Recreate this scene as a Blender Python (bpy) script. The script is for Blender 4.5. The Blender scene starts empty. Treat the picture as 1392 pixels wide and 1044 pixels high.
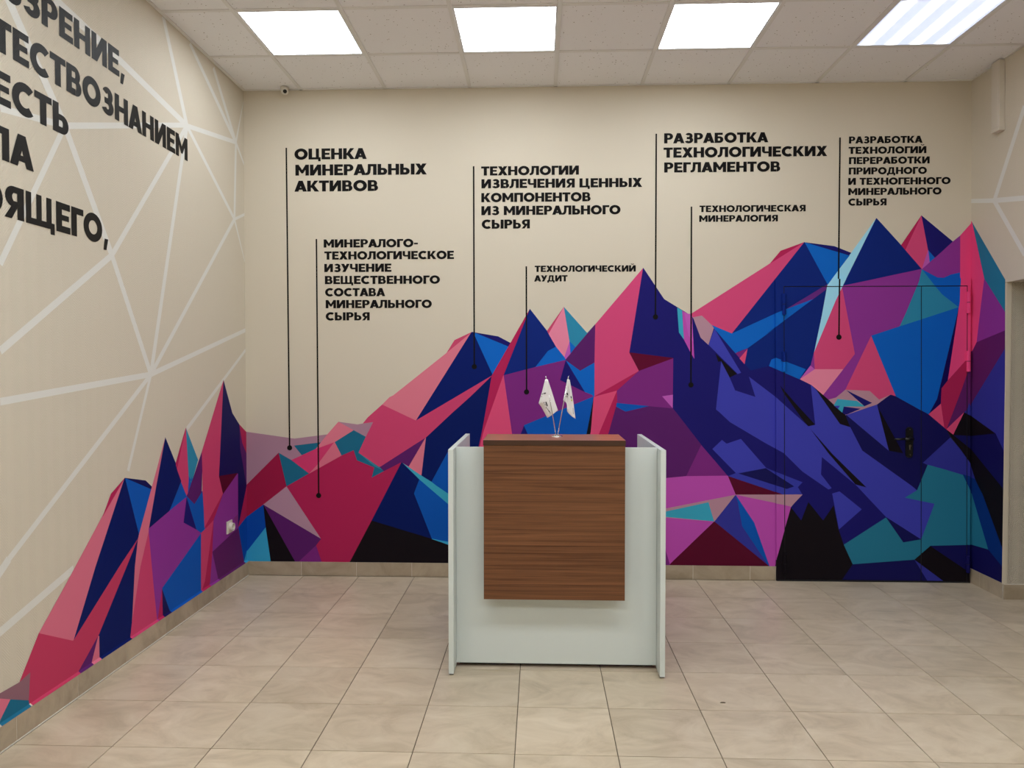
import bpy, bmesh, math, random
import numpy as np
from mathutils import Vector, Matrix
from mathutils.geometry import delaunay_2d_cdt

# ---------------------------------------------------------------- camera, world, lamps' level, exposure
sc=bpy.context.scene
LAMP_COL=(.90,.97,1.03);LAMP_E=11.0;LAMP_REAR=19.5;STRIPE_E=1.0
cam=bpy.data.cameras.new('camera');co=bpy.data.objects.new('camera',cam);sc.collection.objects.link(co);sc.camera=co
cam.sensor_fit='HORIZONTAL';cam.sensor_width=36;cam.lens=1005.92/1392*36;cam.clip_start=.05
def Rz(a): return Matrix.Rotation(a,3,'Z')
co.location=(0,0,1.4982)
co.rotation_mode='XYZ'
R3=Matrix.Rotation(.0367,3,'Z')@Matrix.Rotation(-.0233,3,'X')@Matrix.Rotation(.0001,3,'Y')@Matrix.Rotation(math.pi/2,3,'X')
co.rotation_euler=R3.to_euler()
w=bpy.data.worlds.new('world');sc.world=w;w.use_nodes=True;w.node_tree.nodes['Background'].inputs[0].default_value=(.05,.05,.05,1)
vs=sc.view_settings;vs.view_transform='Standard';vs.look='None';vs.exposure=0.0;vs.gamma=1;vs.use_curve_mapping=False
sc.cycles.max_bounces=8;sc.cycles.diffuse_bounces=5
# ---------------- survey data in metres (x or y along the wall, z up)
BACK_PAINT=[
('dp',[(-0.695,0.968),(0.864,0.973),(0.869,-0.069),(-0.697,-0.086)]),
('mauve',[(-2.173,1.037),(-2.100,1.032),(-1.751,0.984),(-1.514,1.015),(-1.567,0.956),(-1.751,0.934),(-1.698,0.864),(-1.775,0.830),(-1.867,0.882),(-2.103,0.649),(-2.177,0.580)]),
('tealD',[(-1.755,0.934),(-1.560,0.958),(-1.598,0.910),(-1.698,0.864)]),
('crimD',[(-1.867,0.882),(-1.811,0.639),(-1.981,0.509),(-2.113,0.412),(-2.179,0.366),(-2.177,0.584),(-2.103,0.649)]),
('tealD',[(-1.867,0.882),(-1.647,0.735),(-1.811,0.641)]),
('crimB',[(-1.811,0.639),(-1.645,0.734),(-1.411,0.864),(-1.324,0.904),(-1.301,0.832),(-1.172,0.783),(-1.195,0.707),(-1.107,0.753),(-0.981,0.818),(-1.197,0.399),(-1.362,0.093),(-1.366,0.062),(-1.550,0.080),(-1.557,0.101),(-1.599,0.217),(-1.564,0.263)]),
('mauveL',[(-1.811,0.640),(-1.564,0.265),(-1.981,0.508)]),
('purpD',[(-1.977,0.506),(-1.564,0.261),(-1.722,0.102),(-1.726,0.075),(-1.750,0.074),(-1.755,0.100)]),
('black',[(-1.981,0.508),(-1.753,0.099),(-1.751,0.074),(-1.927,0.073),(-1.930,0.097)]),
('purp',[(-1.599,0.217),(-1.561,0.101),(-1.558,0.076),(-1.734,0.075),(-1.719,0.104)]),
('blueD',[(-2.179,0.369),(-2.109,0.415),(-1.981,0.506),(-1.965,0.344),(-2.111,0.158),(-2.127,0.095),(-2.181,0.063)]),
('cyanD',[(-1.965,0.344),(-1.927,0.073),(-2.181,0.070),(-2.129,0.094),(-2.111,0.159)]),
('lpink',[(-1.433,1.106),(-1.327,1.046),(-1.460,0.960),(-1.571,0.925),(-1.598,0.910),(-1.560,0.958)]),
('pinkM',[(-1.775,0.830),(-1.598,0.910),(-1.467,0.958),(-1.564,0.827),(-1.580,0.804),(-1.647,0.734)]),
('lpinkB',[(-1.464,0.960),(-1.411,0.864),(-1.645,0.734),(-1.580,0.804)]),
('mauve',[(-1.433,1.106),(-1.296,1.087),(-1.182,1.104),(-1.236,1.001),(-1.323,1.046)]),
('tealD',[(-1.460,0.960),(-1.323,1.046),(-1.236,0.999),(-1.289,0.885),(-1.126,0.783),(-1.104,0.757),(-1.195,0.706),(-1.176,0.779),(-1.301,0.830),(-1.324,0.902),(-1.411,0.864)]),
('tealM',[(-1.289,0.885),(-1.107,0.757),(-1.174,0.786)]),
('purpD',[(-1.137,0.782),(-0.807,0.995),(-0.929,0.787),(-0.981,0.818),(-1.107,0.753)]),
('pinkD',[(-1.257,1.094),(-1.221,1.138),(-1.118,1.229),(-0.876,1.116),(-0.337,1.433),(-0.492,1.282),(-0.610,1.177),(-0.805,0.995),(-1.141,0.783),(-1.289,0.885),(-1.183,1.104)]),
('lpink',[(-1.118,1.229),(-1.065,1.282),(-1.038,1.295),(-0.656,1.597),(-0.480,1.743),(-0.876,1.116)]),
('pinkX',[(-0.656,1.597),(-0.600,1.687),(-0.476,1.744)]),
('navy',[(-0.476,1.744),(-0.465,1.739),(-0.331,1.440),(-0.339,1.433),(-0.876,1.116)]),
('blue',[(-0.465,1.743),(-0.206,1.642),(-0.330,1.442)]),
('indigo',[(-0.476,1.745),(-0.289,1.713),(-0.203,1.664),(-0.214,1.640),(-0.450,1.737)]),
('navyL',[(-0.336,1.433),(-0.399,1.069),(-0.432,0.927),(-0.459,0.759),(-0.459,0.444),(-0.766,0.679),(-0.838,0.724),(-0.805,0.995),(-0.610,1.177),(-0.492,1.282)]),
('lpink',[(-0.805,0.992),(-0.838,0.723),(-0.929,0.787)]),
('blueM',[(-0.651,0.890),(-0.766,0.679),(-0.653,0.591),(-0.459,0.433),(-0.459,0.759),(-0.632,0.905)]),
('tealL',[(-0.974,0.814),(-0.459,0.470),(-0.459,0.360),(-0.853,0.696)]),
('navyL',[(-0.981,0.818),(-0.853,0.696),(-0.891,0.596),(-0.764,0.273),(-1.197,0.399)]),
('blueM',[(-0.853,0.696),(-0.459,0.360),(-0.460,0.207),(-0.764,0.271),(-0.891,0.594)]),
('cyanD',[(-0.764,0.271),(-0.650,0.251),(-0.594,0.237),(-0.594,0.210)]),
('black',[(-1.197,0.399),(-0.764,0.269),(-0.594,0.211),(-0.594,0.070),(-1.370,0.062),(-1.355,0.101)]),
('crim',[(-0.066,1.907),(-0.203,1.667),(-0.334,1.439),(-0.336,1.433),(-0.399,1.069),(-0.428,0.931),(-0.424,0.845),(-0.380,0.655),(-0.398,1.018),(-0.255,1.434),(-0.251,1.439)]),
('pink',[(-0.255,1.434),(-0.192,1.026),(-0.180,0.846),(-0.380,0.655),(-0.424,0.920),(-0.394,1.040)]),
('navyM',[(-0.066,1.907),(0.118,1.640),(0.062,1.610),(-0.027,1.496),(-0.251,1.440)]),
('blue',[(0.118,1.640),(0.187,1.551),(-0.027,1.496),(0.062,1.610)]),
('purp',[(-0.251,1.438),(0.185,1.546),(0.382,1.289),(-0.105,1.086),(-0.139,0.921),(-0.184,0.921),(-0.192,1.026)]),
('indigo',[(0.187,1.546),(0.323,1.319),(0.148,1.404)]),
('blue',[(0.187,1.544),(0.289,1.469),(0.386,1.527),(0.390,1.293),(0.323,1.319)]),
('purpD',[(0.187,1.551),(0.392,1.796),(0.389,1.528),(0.289,1.470)]),
('lpinkP',[(0.173,1.920),(0.213,1.677),(0.178,1.566),(0.118,1.640),(0.066,1.730)]),
('pinkX',[(0.173,1.920),(0.055,1.752),(0.066,1.730)]),
('tealP',[(0.173,1.920),(0.337,1.736),(0.255,1.635),(0.213,1.677)]),
('magL',[(0.213,1.674),(0.220,1.590),(0.187,1.551),(0.178,1.568)]),
('blue',[(0.215,1.677),(0.255,1.635),(0.220,1.590)]),
('blueM',[(0.382,1.287),(0.335,1.028),(0.324,0.923),(-0.057,0.921),(-0.105,1.086)]),
('indigo',[(-0.107,1.082),(-0.083,1.026),(-0.064,0.921),(-0.162,0.921),(-0.128,1.030)]),
('black',[(0.384,1.283),(0.361,1.028),(0.357,0.923),(0.309,0.923),(0.335,1.028)]),
('pinkH',[(0.726,2.189),(0.633,1.598),(0.633,1.597),(0.700,1.467),(0.389,1.290),(0.390,1.491),(0.394,1.797)]),
('crim',[(0.389,1.290),(0.703,1.471),(0.547,1.330)]),
('pink',[(0.389,1.288),(0.547,1.330),(0.427,1.035),(0.394,0.952),(0.357,0.952),(0.364,1.035)]),
('crim',[(0.547,1.330),(0.549,1.244),(0.490,1.035),(0.468,0.953),(0.394,0.952),(0.427,1.039)]),
('indigo',[(0.728,2.191),(0.869,1.975),(0.874,1.972),(1.059,1.858),(1.073,1.839),(1.224,1.765),(1.368,1.595),(1.475,1.472),(1.602,1.503),(1.817,1.411),(1.897,1.370),(1.925,1.093),(1.878,1.082),(2.209,0.673),(2.418,0.447),(2.130,0.255),(1.890,0.358),(1.763,0.515),(1.836,0.605),(1.715,0.604),(1.323,0.732),(1.137,0.951),(0.937,1.207),(0.939,1.560),(0.633,1.601)]),
('maroonL',[(0.633,1.599),(0.940,1.558),(0.700,1.469)]),
('purp',[(0.939,1.556),(0.937,1.206),(0.756,1.222),(0.549,1.244),(0.547,1.330),(0.700,1.469)]),
('magL',[(0.863,1.291),(0.938,1.302),(0.937,1.207)]),
('blueM',[(0.545,1.244),(0.774,1.222),(0.608,1.182),(0.541,1.218)]),
('purpD',[(0.541,1.218),(0.608,1.182),(0.774,1.221),(0.937,1.206),(0.959,1.181),(1.137,0.951),(1.032,0.725),(0.740,0.703),(0.711,0.713),(0.350,0.450),(0.245,0.763),(0.468,0.953),(0.490,1.035)]),
('purp',[(1.137,0.949),(1.323,0.732),(1.032,0.725)]),
('tealL',[(0.965,1.912),(0.999,1.893),(1.013,1.688),(0.978,1.738)]),
('mag',[(1.000,1.891),(1.055,1.857),(1.068,1.856),(1.086,1.553),(1.056,1.605),(1.013,1.688)]),
('magL',[(1.014,1.882),(1.068,1.856),(1.078,1.671),(1.044,1.716)]),
('mauveP',[(1.075,1.843),(1.136,1.856),(1.220,1.769),(1.183,1.651),(1.129,1.701)]),
('viol',[(1.224,1.765),(1.411,1.456),(1.387,1.448),(1.184,1.651)]),
('black',[(1.232,1.592),(1.383,1.448),(1.332,1.423),(1.273,1.536),(1.251,1.533)]),
('pinkH',[(1.062,1.869),(1.604,2.217),(1.838,2.363),(1.345,1.731),(1.205,1.792),(1.136,1.856),(1.073,1.844)]),
('crim',[(1.838,2.363),(1.676,2.304),(1.607,2.217)]),
('navyM',[(1.838,2.363),(1.841,2.361),(2.001,2.067),(1.962,1.849),(1.912,1.597),(1.890,1.508),(1.817,1.411),(1.602,1.503),(1.475,1.472),(1.434,1.518),(1.368,1.595),(1.401,1.558),(1.345,1.730)]),
('blue',[(1.205,1.790),(1.345,1.730),(1.657,1.875),(1.718,1.900),(1.903,1.969),(1.744,1.849),(1.574,1.720),(1.636,1.761),(1.455,1.628),(1.368,1.595),(1.224,1.763)]),
('purpR',[(1.718,1.900),(2.000,2.071),(2.001,2.042),(1.903,1.969)]),
('purp',[(1.371,1.592),(1.452,1.626),(1.401,1.558)]),
('pink',[(1.454,1.624),(1.434,1.516),(1.399,1.556)]),
('blue',[(1.602,1.503),(1.620,1.549),(1.653,1.560),(1.857,1.481),(1.814,1.411)]),
('viol',[(1.272,1.535),(1.332,1.422),(1.370,1.333),(1.511,1.287),(1.465,1.429),(1.647,1.290),(1.878,1.082),(1.925,1.093),(1.892,1.370),(1.897,1.370),(2.096,1.101),(2.165,1.079),(2.250,0.914),(2.594,0.666),(2.628,0.639),(2.545,0.587),(2.748,0.545),(2.661,0.296),(2.420,0.449),(2.209,0.673),(1.973,0.868),(1.969,0.746),(2.042,0.650),(2.021,0.641),(1.837,0.767),(1.712,0.893),(1.580,0.966),(1.658,0.919),(1.335,1.111),(1.261,1.181),(1.238,1.199)]),
('black',[(1.679,1.370),(1.790,1.241),(1.925,1.093),(1.877,1.084),(1.831,1.137),(1.701,1.322)]),
('black',[(1.897,1.370),(1.974,1.304),(2.132,1.160),(2.165,1.078),(2.095,1.100),(1.930,1.337)]),
('black',[(1.889,1.067),(2.047,0.887),(2.282,0.657),(2.206,0.677),(2.018,0.894)]),
('viol',[(1.215,0.921),(1.281,0.985),(1.314,0.959),(1.412,0.993),(1.590,0.789),(1.381,0.751)]),
('violS',[(1.323,0.731),(1.381,0.753),(1.590,0.789),(1.842,0.690),(1.809,0.656),(1.840,0.606),(1.715,0.603)]),
('indigoD',[(1.396,0.750),(1.586,0.788),(1.784,0.660),(1.733,0.643)]),
('maroon',[(1.326,0.731),(1.708,0.603),(1.379,0.601)]),
('mauveS',[(1.379,0.601),(1.843,0.604),(1.763,0.518),(1.764,0.521)]),
('mag',[(0.369,0.663),(1.032,0.729),(1.323,0.734),(1.379,0.601),(1.191,0.547),(0.369,0.386)]),
('mauveS',[(0.369,0.393),(1.379,0.600),(1.233,0.410),(0.771,0.429)]),
('tealL',[(0.771,0.451),(1.190,0.546),(1.230,0.411)]),
('mag',[(0.295,0.478),(1.230,0.410),(0.926,0.093),(0.861,0.070),(0.296,0.064)]),
('purp',[(0.629,0.593),(0.884,0.235),(0.926,0.093),(0.928,0.070),(0.504,0.066)]),
('maroon',[(1.230,0.410),(0.926,0.109),(0.906,0.070),(1.665,0.070),(1.610,0.106)]),
('violD',[(1.379,0.600),(1.233,0.411),(1.610,0.103),(1.625,0.085),(1.426,0.378)]),
('blueM',[(1.381,0.597),(1.510,0.405),(1.627,0.101),(1.617,0.085),(1.610,0.103),(1.426,0.378),(1.396,0.538)]),
('mag',[(1.379,0.600),(1.763,0.518),(1.667,0.153),(1.661,0.070),(1.625,0.077),(1.510,0.403)]),
('black',[(1.763,0.515),(1.835,0.422),(1.883,0.553),(1.986,0.423),(2.058,0.532),(2.093,0.365),(2.130,0.254),(2.193,0.117),(2.122,0.008),(2.100,-0.059),(1.632,-0.064),(1.660,0.115),(1.678,0.190)]),
('viol',[(2.046,0.613),(2.097,0.628),(2.251,0.503),(2.096,0.361)]),
('tealF',[(2.130,0.254),(2.418,0.447),(2.538,0.274),(2.661,0.296),(2.748,0.545),(2.545,0.587),(2.628,0.639),(2.645,0.687),(2.698,0.816),(2.939,0.751),(2.987,0.652),(3.020,0.623),(3.025,0.262),(2.999,0.262),(2.723,0.252),(2.616,0.153),(2.193,0.117)]),
('indigoD',[(2.419,0.449),(2.661,0.296),(2.538,0.274)]),
('indigoD',[(2.193,0.117),(2.616,0.153),(2.715,-0.004),(2.752,-0.089),(2.093,-0.059),(2.122,0.008)]),
('violD',[(2.616,0.153),(2.946,-0.011),(2.947,-0.087),(2.745,-0.089),(2.712,-0.004)]),
('black',[(2.616,0.153),(2.723,0.250),(2.974,0.084),(3.010,0.058),(3.012,-0.086),(2.940,-0.087)]),
('indigoD',[(2.723,0.250),(3.025,0.262),(3.028,0.040),(2.974,0.080)]),
('indigoD',[(2.133,1.160),(2.165,1.079),(2.250,0.914),(2.594,0.666),(2.628,0.639),(2.698,0.816),(2.665,0.831),(2.850,1.008),(2.824,1.063),(2.700,1.167),(2.439,1.307),(2.348,1.236)]),
('viol',[(2.137,1.162),(2.348,1.236),(2.433,0.914)]),
('black',[(2.350,1.227),(2.531,0.896),(2.433,0.914)]),
('violD',[(2.850,1.006),(2.665,0.831),(3.022,0.722),(3.017,0.810)]),
('blueN',[(2.937,0.752),(3.019,0.729),(3.020,0.634),(2.993,0.634)]),
('black',[(2.820,1.065),(2.871,1.026),(3.016,0.906),(3.018,0.795),(2.988,0.828)]),
('navyI',[(2.896,1.910),(2.828,1.404),(2.786,1.347),(2.782,1.242),(2.700,1.167),(2.755,1.283),(2.756,1.276)]),
('crimB',[(2.828,1.404),(2.786,1.347),(2.784,1.242),(2.806,1.081),(2.824,1.063),(2.920,1.338),(2.958,1.451),(3.018,1.539),(3.016,1.634)]),
('purpX',[(2.920,1.338),(2.958,1.451),(3.018,1.539),(3.022,1.250),(2.941,1.183),(2.824,1.065)]),
('pink',[(2.700,1.169),(2.782,1.242),(2.808,1.080)]),
('pink',[(2.941,1.183),(2.871,1.026),(2.824,1.066)]),
('violD',[(2.972,1.247),(2.987,1.221),(3.011,1.265),(3.013,1.140),(2.941,1.183),(2.962,1.202)]),
('black',[(2.941,1.183),(3.013,1.144),(3.014,1.018),(2.867,1.024)]),
('indigoD',[(3.014,1.018),(3.016,0.906),(2.871,1.024)]),
('blueF',[(2.303,1.714),(2.497,1.781),(2.896,1.910),(2.756,1.276),(2.700,1.167),(2.474,1.293),(2.342,1.613)]),
('pinkH',[(2.301,1.714),(2.475,1.293),(2.441,1.304),(2.362,1.268),(2.296,1.330),(2.130,1.338)]),
('mauveS',[(2.130,1.338),(2.296,1.330),(2.362,1.269),(2.441,1.306),(2.344,1.237),(2.137,1.162),(2.015,1.269),(2.065,1.283)]),
('tealL',[(2.076,1.274),(2.210,1.260),(2.265,1.221),(2.120,1.221),(2.110,1.179),(2.051,1.230)]),
('indigo',[(2.120,1.221),(2.236,1.206),(2.139,1.164),(2.110,1.179)]),
('viol',[(2.055,1.226),(2.095,1.227),(2.081,1.204)]),
('indigo',[(2.136,1.335),(2.313,1.247),(2.261,1.223)]),
('purpP',[(2.104,2.060),(2.641,2.172),(2.622,2.087),(2.539,1.878),(2.497,1.779),(2.303,1.714),(2.130,1.338),(2.065,1.283),(2.015,1.271),(1.978,1.302),(2.114,1.481),(2.192,1.587),(2.120,1.950)]),
('pinkH',[(2.099,2.052),(2.120,1.950),(2.192,1.587),(2.114,1.481),(1.918,1.481),(1.911,1.595),(2.055,1.950)]),
('lpinkP',[(1.918,1.481),(2.114,1.481),(1.978,1.302),(1.897,1.370),(1.817,1.411)]),
('purpP',[(1.911,1.595),(1.918,1.481),(1.890,1.506)]),
('magL',[(1.890,1.506),(1.918,1.481),(1.817,1.411)]),
('lblue',[(2.326,2.523),(2.071,2.164),(2.000,2.067),(1.962,1.849),(1.912,1.597),(2.055,1.950),(2.104,2.060)]),
('navyM',[(2.330,2.525),(2.104,2.060),(2.641,2.174)]),
('blue',[(1.841,2.362),(2.149,2.269),(2.071,2.164),(2.001,2.067)]),
('indigo',[(1.841,2.362),(2.044,2.334),(2.160,2.287),(2.146,2.269)]),
('pinkH',[(2.633,2.542),(2.681,2.303),(2.641,2.172),(2.527,2.304)]),
('crim',[(2.633,2.542),(2.498,2.339),(2.527,2.304)]),
('indigo',[(2.633,2.542),(2.848,2.361),(2.729,2.249),(2.681,2.303)]),
('magL',[(2.682,2.303),(2.696,2.215),(2.641,2.172)]),
('blue',[(2.682,2.303),(2.729,2.249),(2.694,2.215)]),
('purpP',[(2.897,2.402),(2.900,2.148),(2.837,2.134),(2.790,2.112),(2.748,2.114),(2.641,2.172)]),
('pinkR',[(2.977,2.494),(2.897,2.402),(2.901,2.113),(2.906,2.103),(2.901,1.947),(2.828,1.404),(2.992,1.594),(3.023,1.656),(3.019,1.947),(3.011,2.464)]),
('blueF',[(2.641,2.172),(2.748,2.114),(2.790,2.112),(2.900,2.148),(2.901,2.113),(2.906,2.103),(2.895,1.909),(2.781,1.999),(2.722,2.069)]),
('tealP',[(2.641,2.172),(2.722,2.069),(2.781,1.999),(2.895,1.909),(2.896,1.910),(2.495,1.777),(2.539,1.878),(2.622,2.087)]),
]
RIGHT_PAINT=[
('tealR',[(5.269,2.521),(5.218,2.491),(4.840,2.038),(4.846,1.839),(5.077,2.088),(5.268,2.472)]),
('pinkR',[(5.269,2.542),(5.218,2.491),(5.077,2.088),(5.109,1.937),(5.162,1.665),(5.211,1.608),(5.268,1.598),(5.282,1.952)]),
('purpP',[(5.077,2.088),(4.843,1.836),(4.846,1.732),(5.162,1.665),(5.109,1.937)]),
('purpX',[(5.162,1.665),(4.846,1.732),(4.845,1.624),(5.210,1.255),(5.279,1.229),(5.280,1.584),(5.211,1.608)]),
('violD',[(4.842,1.627),(5.228,1.236),(5.279,1.229),(5.279,1.159),(5.234,1.160),(4.949,1.063),(4.852,0.936),(4.841,1.509)]),
('black',[(5.279,1.163),(5.234,1.162),(4.949,1.061),(5.234,1.017),(5.278,1.013)]),
('indigoD',[(5.278,1.013),(5.234,1.017),(4.949,1.061),(4.849,0.939),(4.851,0.691),(5.233,0.934),(5.278,0.967)]),
('black',[(5.278,0.937),(5.233,0.934),(4.851,0.701),(4.856,0.300),(5.091,0.639),(5.183,0.729),(5.277,0.848)]),
('violD',[(5.277,0.844),(5.233,0.824),(5.176,0.728),(5.232,0.730),(5.277,0.733)]),
('blueN',[(5.277,0.733),(5.232,0.730),(5.176,0.728),(5.103,0.645),(4.860,0.303),(4.861,0.193),(5.025,0.279),(5.213,0.618),(5.277,0.659)]),
('tealF',[(5.277,0.645),(5.219,0.621),(5.025,0.279),(5.227,0.264),(5.275,0.254)]),
('indigoD',[(5.275,0.254),(5.227,0.264),(5.025,0.279),(4.856,0.194),(4.860,0.028),(5.274,-0.100)]),
]
LEFT_PAINT=[
('blueM',[(4.337,0.860),(4.403,0.812),(4.411,0.827),(4.341,0.743),(4.320,0.816)]),
('purpP',[(4.661,0.307),(4.828,0.651),(5.081,0.749),(5.076,0.372),(5.178,0.096),(4.750,0.053)]),
('crimB',[(4.503,0.464),(4.541,0.492),(4.689,0.515),(4.669,0.305),(4.758,0.050),(4.495,0.090)]),
('mauveD',[(2.675,0.238),(2.784,0.225),(2.890,0.222),(2.955,0.236),(2.943,0.124),(2.676,0.258)]),
('lpinkB',[(2.676,0.257),(2.838,0.176),(2.782,0.121),(2.671,0.063)]),
('tealD',[(2.838,0.176),(2.943,0.124),(2.945,0.057),(2.747,0.061),(2.782,0.121)]),
('crimL',[(3.010,0.379),(2.890,0.222),(2.955,0.236),(2.944,0.031),(3.240,0.038),(3.249,0.066),(3.426,0.216),(3.434,0.223),(3.786,0.598),(3.610,0.498),(3.242,0.266),(3.237,0.263)]),
('lpinkB',[(3.662,0.930),(3.472,0.774),(3.203,0.543),(3.010,0.379),(3.237,0.262),(3.412,0.552)]),
('crim',[(3.666,0.934),(3.545,0.875),(3.485,0.792),(3.472,0.774),(3.662,0.929)]),
('navyL',[(3.668,0.934),(3.796,0.614),(3.783,0.597),(3.610,0.498),(3.242,0.265),(3.412,0.552)]),
('blueM',[(3.671,0.933),(3.933,0.833),(3.798,0.614)]),
('indigoD',[(3.668,0.935),(3.867,0.891),(3.935,0.844),(3.929,0.832)]),
('navyL',[(3.788,0.601),(3.762,0.457),(3.698,0.084),(3.686,0.042),(3.430,0.039),(3.434,0.222)]),
('purpD',[(3.426,0.216),(3.364,0.084),(3.299,0.044),(3.245,0.067),(3.250,0.092)]),
('lpinkB',[(3.426,0.216),(3.434,0.211),(3.433,0.058),(3.364,0.044),(3.360,0.085)]),
('lpinkB',[(4.079,1.102),(3.793,0.615),(3.782,0.588),(3.752,0.460),(3.718,0.172),(3.805,0.445),(3.891,0.614),(3.980,0.846)]),
('pinkD',[(3.891,0.613),(3.931,0.331),(3.970,0.096),(3.974,0.024),(3.686,0.042),(3.696,0.090),(3.718,0.178),(3.805,0.445)]),
('navyL',[(4.079,1.103),(4.258,0.828),(4.257,0.825),(4.117,0.678),(3.894,0.628),(3.976,0.846)]),
('blueM',[(4.258,0.819),(4.323,0.728),(4.112,0.676)]),
('purpP',[(4.321,0.722),(4.282,0.577),(4.506,0.465),(4.025,0.264),(3.988,0.143),(3.970,0.090),(3.931,0.331),(3.891,0.627),(4.117,0.679)]),
('crim',[(4.025,0.258),(3.970,0.096),(3.969,0.038),(4.044,0.035)]),
('indigoD',[(4.025,0.261),(4.116,0.094),(4.097,0.028),(4.032,0.039)]),
('blueM',[(4.506,0.464),(4.499,0.165),(4.497,0.104),(4.299,0.046),(4.110,0.060),(4.116,0.094),(4.025,0.263)]),
('indigo',[(4.323,0.722),(4.445,0.499),(4.282,0.577)]),
('blueM',[(4.327,0.725),(4.421,0.662),(4.517,0.722),(4.531,0.723),(4.564,0.468),(4.506,0.465),(4.445,0.499)]),
('purpD',[(4.527,0.970),(4.376,0.782),(4.325,0.726),(4.421,0.661),(4.520,0.717)]),
('pinkD',[(4.319,1.133),(4.345,0.942),(4.355,0.785),(4.351,0.773),(4.323,0.728),(4.215,0.894),(4.197,0.930)]),
('crim',[(4.319,1.134),(4.195,0.942),(4.211,0.906)]),
('tealP',[(4.323,1.134),(4.476,0.925),(4.379,0.797),(4.352,0.823)]),
('blueM',[(4.353,0.842),(4.390,0.802),(4.390,0.837),(4.341,0.755)]),
('pinkD',[(4.853,1.411),(4.830,1.106),(4.766,0.779),(4.828,0.656),(4.553,0.485),(4.531,0.849),(4.527,0.970)]),
('crimB',[(4.828,0.651),(4.684,0.507),(4.550,0.486)]),
('pinkD',[(4.506,0.464),(4.684,0.507),(4.553,0.150),(4.500,0.095)]),
('crimB',[(4.684,0.507),(4.660,0.307),(4.627,0.128),(4.529,0.086),(4.553,0.150)]),
('indigoD',[(4.853,1.413),(4.992,1.181),(5.107,1.095),(5.121,0.919),(5.224,0.645),(5.218,0.623),(5.073,0.387),(5.072,0.758),(4.771,0.778)]),
('crimB',[(5.107,1.095),(5.227,1.032),(5.334,1.004),(5.331,0.864),(5.229,0.875),(5.148,0.970)]),
('purpD',[(5.107,1.095),(5.155,0.960),(5.229,0.876),(5.224,0.645),(5.121,0.919)]),
('maroon',[(4.771,0.781),(5.072,0.757),(4.828,0.656)]),
('purpP',[(5.077,0.754),(5.071,0.462),(5.073,0.373),(4.984,0.378),(4.661,0.307),(4.684,0.507),(4.828,0.651)]),
('magD',[(5.068,0.470),(5.076,0.372),(4.999,0.455)]),
('purpX',[(4.661,0.307),(4.983,0.359),(5.076,0.372),(5.178,0.096),(5.084,0.057),(4.742,0.055)]),
('purpP',[(4.661,0.307),(4.751,0.092),(4.774,0.046),(4.588,0.068),(4.627,0.128)]),
('crimB',[(5.218,0.627),(5.326,0.621),(5.321,0.427),(5.223,0.422),(5.077,0.385)]),
('blueD',[(5.322,0.431),(5.223,0.422),(5.077,0.378),(5.169,0.108),(5.218,0.173),(5.316,0.195)]),
('cyanD',[(5.317,0.203),(5.218,0.174),(5.169,0.108),(5.197,0.072),(5.313,0.040)]),
]
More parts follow.
